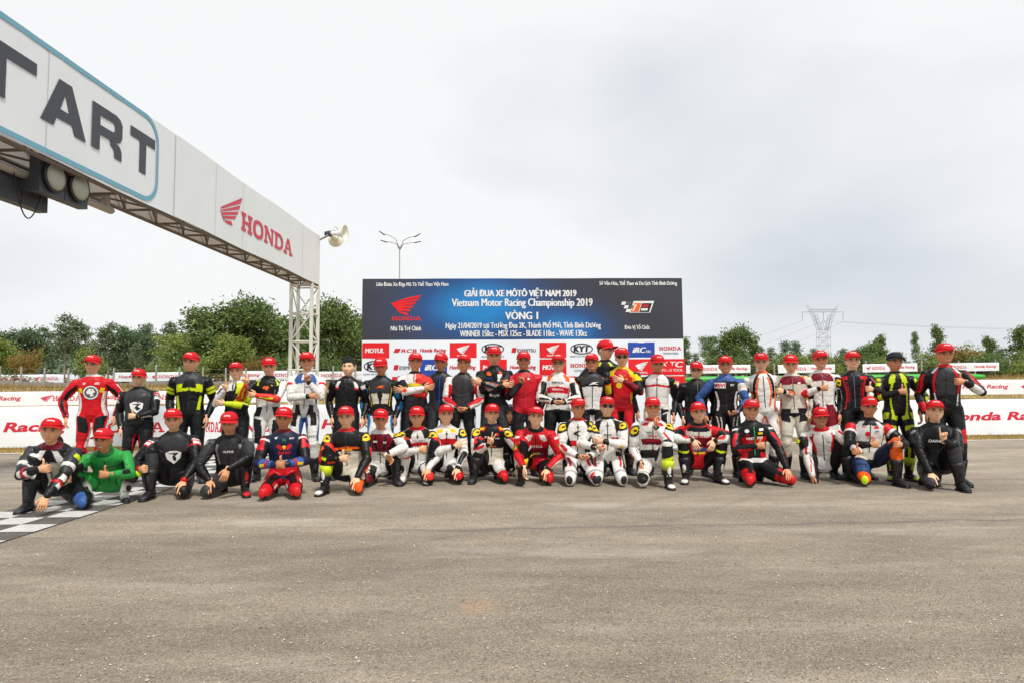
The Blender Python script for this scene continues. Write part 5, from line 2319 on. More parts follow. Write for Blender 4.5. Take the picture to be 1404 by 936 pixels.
def colour_body(co, r, sp):
    n = len(co)
    s = r.s
    best = np.full(n, 1e9)
    part = np.zeros(n, dtype='<U1')
    side_ = np.zeros(n, dtype=int)
    T = np.zeros(n)
    A = np.zeros(n)
    # torso
    hip, wst, top = np.array(r.spine(-.085)), np.array(r.spine(.2)), np.array(r.spine(.575))
    ctr = np.array([q[0] for q in r.rings])
    dd = np.array([q[5] for q in r.rings])
    d_up = np.array((Vector(top) - Vector(wst)).normalized())
    d_lo = np.array((Vector(wst) - Vector(hip)).normalized())
    tv = .2 + ((co - wst) @ d_up) / s
    tl = .2 + ((co - wst) @ d_lo) / s
    dist = np.where(tv > .2, tv, tl)
    dist = np.clip(dist, -.12, .62)
    cx = np.stack([np.interp(dist, dd, ctr[:, i]) for i in range(3)], -1)
    wx = np.interp(dist, dd, [q[1] for q in r.rings])
    wy = np.interp(dist, dd, [q[2] for q in r.rings])
    ax = np.stack([np.interp(dist, dd, [q[3][i] for q in r.rings]) for i in range(3)], -1)
    ay = np.stack([np.interp(dist, dd, [q[4][i] for q in r.rings]) for i in range(3)], -1)
    rel = co - cx
    lx = (rel * ax).sum(1)
    ly = (rel * ay).sum(1)
    q = np.sqrt((lx / wx) ** 2 + (ly / wy) ** 2)
    dt = (q - 1) * np.minimum(wx, wy)
    dt = np.where(dist > .575, dt + 0, dt)
    dt = np.where(dist < -.03, dt + (-.03 - dist) * s * .9, dt)
    best = dt
    part[:] = 'T'
    T = (dist + .06) / .635
    A = np.degrees(np.arctan2(lx / wx, -ly / wy))
    segs = []
    for side in (-1, 1):
        sj, el, wr, *_ = r.arm[side]
        eo = el - (sj + wr) / 2
        eo = eo.normalized() if eo.length > .085 else Vector((side, .1, 0)).normalized()
        lat = Vector((side, .0, .25)).normalized()
        hj, kn, an, toe, kind = r.leg[side]
        kd = knee_dir(r, side)
        segs += [('U', side, sj, el, .070, .056, lat, None), ('F', side, el, wr, .056, .038, eo, None),
                 ('H', side, hj, kn, .098, .066, kd, side), ('S', side, kn, an, .066, .047, kd, side)]
    for nm, side, a, b, r0, r1, ref, outer in segs:
        a_, b_ = np.array(a), np.array(b)
        ab = b_ - a_
        L = np.linalg.norm(ab)
        u = ab / L
        t = ((co - a_) @ u) / L
        tc = np.clip(t, 0, 1)
        near = a_ + tc[:, None] * ab
        dv = co - near
        d = np.linalg.norm(dv, axis=1) - (r0 + (r1 - r0) * tc) * s
        if nm == 'U':
            d = d + .004
        if nm == 'H':
            d = d + .012 * np.clip(1 - t * 4, 0, 1)
        m = d < best
        rf = np.array(ref)
        rf = rf - u * (rf @ u)
        rf /= max(np.linalg.norm(rf), 1e-6)
        v = np.cross(u, rf)
        if outer is None:
            if v[1] > 0:
                v = -v
        elif v[0] * outer < 0:
            v = -v
        ang = np.degrees(np.arctan2(dv @ v, dv @ rf))
        best = np.where(m, d, best)
        part[m] = nm
        side_[m] = side
        T = np.where(m, t, T)
        A = np.where(m, ang, A)
    sl = ((int(sp['px']) * 7) % 11 - 5) / 5.0
    T0, A0 = T.copy(), A.copy()
    isT = part == 'T'
    T = np.where(isT, T + (.035 + .035 * sl) * (np.abs(A) - 30) / 60 * (np.abs(A) < 110), T)
    A = np.where(isT, A + np.sign(A) * 7 * np.sin(T0 * 7 + sl * 2), A + 13 * np.sin(T0 * 5.5 + sl * 3))
    T = np.where(isT, T, T + .05 * np.sin(np.radians(A0) + sl))
    knee = ((part == 'S') & (T < .17) | (part == 'H') & (T > .86)) & (np.abs(A) < 78)
    elbow = ((part == 'F') & (T < .17) | (part == 'U') & (T > .87)) & (np.abs(A) < 75)
    collar = (part == 'T') & (T0 > .945)
    cuff = (part == 'F') & (T0 > .93)
    col = np.tile(PAL['K'], (n, 1))
    for parts, c, t0, t1, a0, a1, ell, signed in parse(sp['des']):
        aa = A if signed else np.abs(A)
        if c[0] == '#':
            cv = np.array(hexc(c))
        else:
            cv = PAL[c]
        for ch, sd in parts:
            if ch == 'Q':
                m = knee.copy()
            elif ch == 'E':
                m = elbow.copy()
            elif ch == 'N':
                m = collar.copy()
            elif ch == 'Z':
                m = cuff.copy()
            else:
                m = part == ch
                if ell:
                    m &= ellipse_patch(T, aa, t0, t1, a0, a1)
                else:
                    m &= (T >= t0) & (T <= t1) & (aa >= a0) & (aa <= a1)
            if sd:
                m &= side_ == sd if ch != 'T' else (np.sign(A) == sd)
            col[m] = cv
    band = ((part == 'H') & (T0 > .76) & (T0 < .85)) | ((part == 'U') & (T0 > .80) & (T0 < .90) & (np.abs(A0) > 60))
    col[band] = col[band] * .55
    seam = isT & ((np.abs(np.abs(A0) - 60) < 2.2) | (np.abs(T0 - .44) < .009))
    seam |= (~isT) & ((np.abs(T0 - .66) < .017) | (np.abs(np.abs(A0) - 118) < 5))
    col[seam] *= .72
    # folds of the leather: across the limbs near the joints, across the belly
    ph = sp['px'] * .37
    wr_ = np.zeros(n)
    arm = (part == 'F') | (part == 'U')
    leg = (part == 'H') | (part == 'S')
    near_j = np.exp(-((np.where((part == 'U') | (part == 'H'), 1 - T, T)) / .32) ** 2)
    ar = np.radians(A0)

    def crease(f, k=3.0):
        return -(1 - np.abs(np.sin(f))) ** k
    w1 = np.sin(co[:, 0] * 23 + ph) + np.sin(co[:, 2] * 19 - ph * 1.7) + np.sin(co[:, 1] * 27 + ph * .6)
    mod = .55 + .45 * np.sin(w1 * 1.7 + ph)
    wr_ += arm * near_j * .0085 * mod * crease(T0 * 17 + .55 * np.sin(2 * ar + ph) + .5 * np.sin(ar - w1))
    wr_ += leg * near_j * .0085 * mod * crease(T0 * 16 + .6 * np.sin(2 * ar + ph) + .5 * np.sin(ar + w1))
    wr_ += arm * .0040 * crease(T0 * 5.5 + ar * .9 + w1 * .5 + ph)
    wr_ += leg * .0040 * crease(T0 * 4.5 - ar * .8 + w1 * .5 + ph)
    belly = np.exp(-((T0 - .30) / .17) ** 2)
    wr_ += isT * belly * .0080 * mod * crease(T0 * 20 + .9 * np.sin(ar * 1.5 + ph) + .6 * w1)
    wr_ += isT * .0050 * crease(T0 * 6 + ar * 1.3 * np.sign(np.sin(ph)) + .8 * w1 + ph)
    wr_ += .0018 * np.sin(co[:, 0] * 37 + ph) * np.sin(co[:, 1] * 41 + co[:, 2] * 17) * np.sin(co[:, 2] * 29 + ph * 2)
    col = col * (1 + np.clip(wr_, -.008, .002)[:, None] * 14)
    wr_ -= collar * .002
    return col, wr_


def np_mesh(name, V, loops_n, loop_v, C, matidx, mats):
    me = bpy.data.meshes.new(name)
    me.vertices.add(len(V))
    me.vertices.foreach_set('co', np.asarray(V, dtype=np.float32).ravel())
    me.loops.add(len(loop_v))
    me.loops.foreach_set('vertex_index', np.asarray(loop_v, dtype=np.int32))
    me.polygons.add(len(loops_n))
    st = np.zeros(len(loops_n), dtype=np.int32)
    st[1:] = np.cumsum(loops_n)[:-1]
    me.polygons.foreach_set('loop_start', st)
    me.polygons.foreach_set('loop_total', np.asarray(loops_n, dtype=np.int32))
    for m in mats:
        me.materials.append(MATS[m])
    me.polygons.foreach_set('material_index', np.asarray(matidx, dtype=np.int32))
    me.polygons.foreach_set('use_smooth', np.ones(len(loops_n), dtype=bool))
    a = me.attributes.new('Col', 'FLOAT_COLOR', 'POINT')
    cc = np.ones((len(V), 4), dtype=np.float32)
    cc[:, :3] = C
    a.data.foreach_set('color', cc.ravel())
    me.update(calc_edges=True)
    me.validate()
    return me


def boot_mesh(an, toe, shin_up, s, c_main, c_acc, c_top):
    """boot with sole, heel, toe box, shin plate; c_* linear colours"""
    up = Vector((0, 0, 1))
    toe = unit(toe)
    flat = abs(toe.z) < .4
    fu = up if flat else unit(shin_up.cross(toe).cross(toe) * -1)
    if not flat:
        fu = unit(shin_up - toe * shin_up.dot(toe))
        if fu.length < .1:
            fu = Vector((0, -1, 0))
    sd = toe.cross(fu).normalized()
    mb = MB()
    sole_c = tuple(PAL['K'] * .9)
    m_, a_ = tuple(c_main), tuple(c_acc)
    ah = .095 * s
    base = an - fu * ah

    def ring(y, w, z0, z1, c):
        ps = []
        for j in range(12):
            t = 2 * PI * j / 12
            ps.append(base + toe * (y * s) + sd * (w * s * math.cos(t)) + fu * ((z0 + (z1 - z0) * (.5 + .5 * math.sin(t))) * s))
        return ps
    prof = [(-.078, .022, .018, .075), (-.068, .034, .016, .105), (-.03, .040, .016, .125), (.02, .041, .016, .122),
            (.07, .044, .016, .092), (.115, .048, .015, .070), (.155, .045, .015, .057), (.182, .032, .017, .045), (.190, .016, .022, .036)]
    cols = [a_, m_, m_, m_, m_, m_, a_, a_, a_]
    n0 = len(mb.v)
    rings = [ring(*p, None) for p in prof]
    mb.loft(rings, True, m_)
    for i, c in enumerate(cols):
        for j in range(12):
            mb.c[n0 + i * 12 + j] = c
    # sole
    rs = [[base + toe * (y * s) + sd * (w * s * x) + fu * (z * s) for x, z in ((-1, 0), (1, 0), (1, .020), (-1, .020))]
          for y, w in ((-.083, .026), (-.04, .038), (.03, .034), (.11, .050), (.16, .046), (.196, .024))]
    mb.loft(rs, True, sole_c)
    # shaft up the shin
    su = unit(shin_up)
    pts = [an - su * .03 * s, an + su * .03 * s, an + su * .11 * s, an + su * .19 * s, an + su * .235 * s]
    n0 = len(mb.v)
    mb.tube(pts, [.047 * s, .052 * s, .064 * s, .074 * s, .078 * s], 14, col=m_)
    for j in range(14):
        mb.c[n0 + 14 * 4 + j] = tuple(c_top)
        mb.c[n0 + 14 * 3 + j] = tuple(c_top)
    # shin plate and buckle
    fr = unit(toe - su * toe.dot(su)) if flat else unit(fu)
    mb.ellip(an + su * .13 * s + fr * .048 * s, (.030 * s, .024 * s, .075 * s), 8, 6, col=a_)
    mb.box(an + su * .055 * s + fr * .045 * s, (.055 * s, .02 * s, .014 * s), col=a_)
    return mb


def build_people(people):
    rigs, raws = [], []
    for sp in people:
        r = make_rig(sp)
        rigs.append(r)
        me = raw_body(r, sp).mesh('body', None)
        o = bpy.data.objects.new('body', me)
        COL.objects.link(o)
        md = o.modifiers.new('remesh', 'REMESH')
        md.mode = 'VOXEL'
        md.voxel_size = VOX
        ms = o.modifiers.new('smooth', 'SMOOTH')
        ms.factor = .5
        ms.iterations = 6
        raws.append(o)
    dg = bpy.context.evaluated_depsgraph_get()
    dg.update()
    data = []
    for o in raws:
        e = o.evaluated_get(dg)
        me = e.to_mesh()
        nv, nl, npg = len(me.vertices), len(me.loops), len(me.polygons)
        co = np.zeros(nv * 3, dtype=np.float32)
        me.vertices.foreach_get('co', co)
        no = np.zeros(nv * 3, dtype=np.float32)
        me.vertices.foreach_get('normal', no)
        lv = np.zeros(nl, dtype=np.int32)
        me.loops.foreach_get('vertex_index', lv)
        lt = np.zeros(npg, dtype=np.int32)
        me.polygons.foreach_get('loop_total', lt)
        data.append((co.reshape(-1, 3).astype(float), no.reshape(-1, 3).astype(float), lv, lt))
        e.to_mesh_clear()
    for o in raws:
        m = o.data
        bpy.data.objects.remove(o)
        bpy.data.meshes.remove(m)
    for idx, (sp, r, (co, no, lv, lt)) in enumerate(zip(people, rigs, data)):
        build_person(idx, sp, r, co, no, lv, lt)


def build_person(idx, sp, r, co, no, lv, lt):
    s = r.s
    root = empty('person', r.root, r.rz)
    tag(root, sp['label'], 'person', 'riders posing for the group photograph')
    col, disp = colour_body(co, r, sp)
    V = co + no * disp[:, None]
    skin = SK[(idx * 7 + idx // 3) % len(SK)] if 'skin' not in sp else SK[sp['skin']]
    hs = s * (1.09 if sp.get('legs', 'st') == 'st' else 1.055)
    # head, ears, neck
    hv, hf, hcol = head_arrays(skin, sp.get('smile', False), idx + 11)
    R3 = np.array(r.hrot)
    hv = (hv * hs) @ R3.T + np.array(r.hc)
    ex = MB()
    ear_neck(ex, skin)
    ev = (np.array(ex.v) * hs) @ R3.T + np.array(r.hc)
    nk = MB()
    nbase = r.spine(.53)
    hb = r.hc + r.hrot @ Vector((0, .012, -.06)) * hs
    nk.tube([nbase, nbase.lerp(hb, .5), hb, hb + r.hrot @ Vector((0, 0, .04))], [.056 * s, .053 * s, .053 * s, .045 * s], 16, col=tuple(np.array(skin) * .93))
    for side in (-1, 1):
        sj, el, wr, hp, hd, td = r.arm[side]
        hand_mesh(nk, wr + unit(wr - el) * .012, hd, td, side, hp, s, skin)
    lvs, lts, Vs, Cs, mi = [lv], [lt], [V], [col], [np.zeros(len(lt), dtype=np.int32)]
    off = len(V)
    for vv, ff, cc in ((hv, hf, hcol), (ev, ex.f, np.array(ex.c)), (np.array(nk.v), nk.f, np.array(nk.c))):
        Vs.append(vv)
        Cs.append(cc)
        lvs.append(np.array([i + off for f in ff for i in f], dtype=np.int32))
        lts.append(np.array([len(f) for f in ff], dtype=np.int32))
        mi.append(np.ones(len(ff), dtype=np.int32))
        off += len(vv)
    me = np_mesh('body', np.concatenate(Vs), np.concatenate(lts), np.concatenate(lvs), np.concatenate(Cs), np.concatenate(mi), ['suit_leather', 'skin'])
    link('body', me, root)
    # head wear
    hm = Matrix.Translation(r.hc) @ r.hrot.to_4x4() @ Matrix.Scale(hs, 4)
    cap = sp.get('cap', 'red')

    def headobj(name, data, parent, local=None):
        o = bpy.data.objects.new(name, data)
        COL.objects.link(o)
        o.parent = parent
        o.matrix_local = hm if local is None else local
        return o
    if cap:
        tilt = sp.get('captilt', -4 + (idx * 5 % 7))
        cm = hm @ Matrix.Rotation(math.radians(tilt), 4, 'X') @ Matrix.Rotation(math.radians((idx * 11 % 9) - 4), 4, 'Z')
        key = 'cap_' + cap
        if key not in SHARED:
            for nm in ('cap', 'brim'):
                m2 = SHARED[nm].copy()
                m2.materials.clear()
                m2.materials.append(MATS['cap_' + cap])
                SHARED[nm + '_' + cap] = m2
        c = headobj('cap', SHARED['cap_' + cap], root, cm)
        headobj('brim', SHARED['brim_' + cap], c, Matrix.Identity(4))
        if cap != 'black':
            headobj('cap_lettering', SHARED['cap_text'], c, Matrix.Identity(4))
        headobj('hair', SHARED['hair'], root)
    else:
        headobj('hair', SHARED['hair_full'], root)
    gl = sp.get('glasses')
    if gl:
        g = headobj('sunglasses' if gl == 'dark' else 'glasses', SHARED['glasses_frame'], root)
        headobj('lens' if gl == 'dark' else 'rim', SHARED['lens_dark'] if gl == 'dark' else SHARED['rim'], g, Matrix.Identity(4))
    # boots
    bt = sp.get('boots', 'KD')
    for side in (-1, 1):
        hj, kn, an, toe, kind = r.leg[side]
        b = boot_mesh(an, toe, (kn - an), s, PAL[bt[0]] * .95, PAL[bt[1]], PAL[bt[2]] if len(bt) > 2 else PAL[bt[0]])
        b.build('boot', 'boot_leather', root, True)
        pk = sp.get('puck')
        if pk:
            kd = knee_dir(r, side)
            if kind == 'dn':
                kd = unit(kd + Vector((0, -.9, .1)))
            o_ = unit(kd + Vector((side * (1.0 if kind != 'dn' else .25), 0, 0)))
            c0 = kn + o_ * .068 * s - Vector((0, 0, .02 * s if kind != 'dn' else -.004))
            rot = o_.to_track_quat('Z', 'Y').to_matrix()
            mbp = MB()
            mbp.ellip(c0, (.042 * s, .055 * s, .021 * s), 14, 8, rot)
            mbp.build('knee_slider', 'puck_' + pk, root, True)
    # front zip and printed marks, laid on the leather
    nb = r.nb
    nb_ = len(co)
    quads = lv[:int(lt.sum())]
    polys = []
    pos = 0
    if (lt == 4).all():
        polys = quads.reshape(-1, 4).tolist()
    else:
        for t in lt:
            polys.append(quads[pos:pos + t].tolist())
            pos += t
    marks = list(sp.get('marks', []))
    zc = sp.get('zip', 'print_black')
    bvh = BVHTree.FromPolygons([tuple(p) for p in V], polys)
    cxv = r.cax

    def lay(name, v2, faces, material, lift=.0035):
        mbq = MB()
        pts = []
        d2 = (r.spine(.5) - r.spine(.2)).normalized()
        dn = unit(cxv.cross(d2)) * -1                     # outwards
        if dn.y > 0:
            dn = -dn
        for a, b in v2:
            p = nb + cxv * (a * s) + d2 * (b * s)
            hit, nrm, i_, dist = bvh.ray_cast(p + dn * .55, -dn)
            if hit is None:
                return
            if (hit - p).dot(dn) > .19 * s:               # a forearm in front of the chest: keep to the chest line
                hit = None
            pts.append((p, hit))
        last = None
        for i, (p, h) in enumerate(pts):
            if h is not None:
                last = (h - p).dot(dn)
                break
        if last is None:
            return
        out = []
        for p, h in pts:
            if h is None:
                out.append(p + dn * (last + lift))
            else:
                last = (h - p).dot(dn)
                out.append(h + dn * lift)
        mbq.add(out, faces)
        mbq.build(name, material, root)
    if zc:
        k = 22
        z0, z1 = -.055, -.50 if isinstance(sp.get('legs', 'st'), str) else -.42
        v2, fs = [], []
        for i in range(k + 1):
            b = z0 + (z1 - z0) * i / k
            v2 += [(-.0055, b), (.0055, b)]
            if i:
                j = 2 * i
                fs.append((j - 2, j - 1, j + 1, j))
        lay('front_zip', v2, fs, zc, .003)
    for mk in marks:
        kind, x, z, w, h, mt = mk[:6]
        if kind == 'disc':
            rr = [(x + w / 2 * math.cos(t) * q, z + h / 2 * math.sin(t) * q) for q in (1, .66, .33) for t in [2 * PI * i / 20 for i in range(20)]] + [(x, z)]
            fs = [(i + 20 * q, (i + 1) % 20 + 20 * q, (i + 1) % 20 + 20 * (q + 1), i + 20 * (q + 1)) for q in (0, 1) for i in range(20)] + [(40 + i, 40 + (i + 1) % 20, 60) for i in range(20)]
            lay('suit_emblem', rr, fs, mt, mk[6] if len(mk) > 6 else .0035)
        elif kind == 'ring':
            v2, fs = ring2d([(x + w / 2 * math.cos(t), z + h / 2 * math.sin(t)) for t in [2 * PI * i / 24 for i in range(25)]],
                            [(x + w * .42 * math.cos(t), z + h * .42 * math.sin(t)) for t in [2 * PI * i / 24 for i in range(25)]])
            lay('suit_emblem', v2, fs, mt, .006)
        elif kind == 'shield':
            v2, fs = poly2d([[(x - w / 2, z + h * .35), (x - w * .2, z + h * .5), (x + w * .2, z + h * .5), (x + w / 2, z + h * .35), (x + w * .42, z - h * .1), (x, z - h / 2), (x - w * .42, z - h * .1)]])
            lay('suit_emblem', v2, fs, mt, .005)
        elif kind == 'poly':
            v2, fs = poly2d([[(x + a * w, z + b * h) for a, b in pl] for pl in mk[6]])
            lay('suit_emblem', v2, fs, mt, .0065)
        elif kind == 'box':
            nx = 4
            v2 = [(x - w / 2 + w * i / nx, z + sgn * h / 2) for sgn in (-1, 1) for i in range(nx + 1)]
            fs = [(i, i + 1, nx + 2 + i, nx + 1 + i) for i in range(nx)]
            lay('suit_patch', v2, fs, mt, .0035)
        elif kind == 'wing':
            v2, fs = WING
            lay('suit_emblem', fit(v2, x - w / 2, z - h / 2, w, h), fs, mt, .006)
        elif kind == 'honda':
            lay('suit_lettering', fit(HW[0], x - w / 2, z - h / 2, w, h), HW[1], mt, .006)
        else:
            v2, fs = text2d(kind, .025, .12 if len(mk) > 6 else 0)
            lay('suit_lettering', fit(v2, x - w / 2, z - h / 2, w, h), fs, mt, .006)
# ------------------------------------------------------------------ who stands and kneels where
PW, PB, PR, PG, PY, PBL, PO = 'print_white', 'print_black', 'print_red', 'print_grey', 'print_yellow', 'print_blue', 'print_orange'
DOWN2 = (('dn', .07), ('dn', .07))


def up(fx=.08, fy=-.30, o=.35, z=.55):
    return ('up', fx, fy, o, z)


def dn(dx=.05, inn=.04):
    return ('dn', dx, inn)


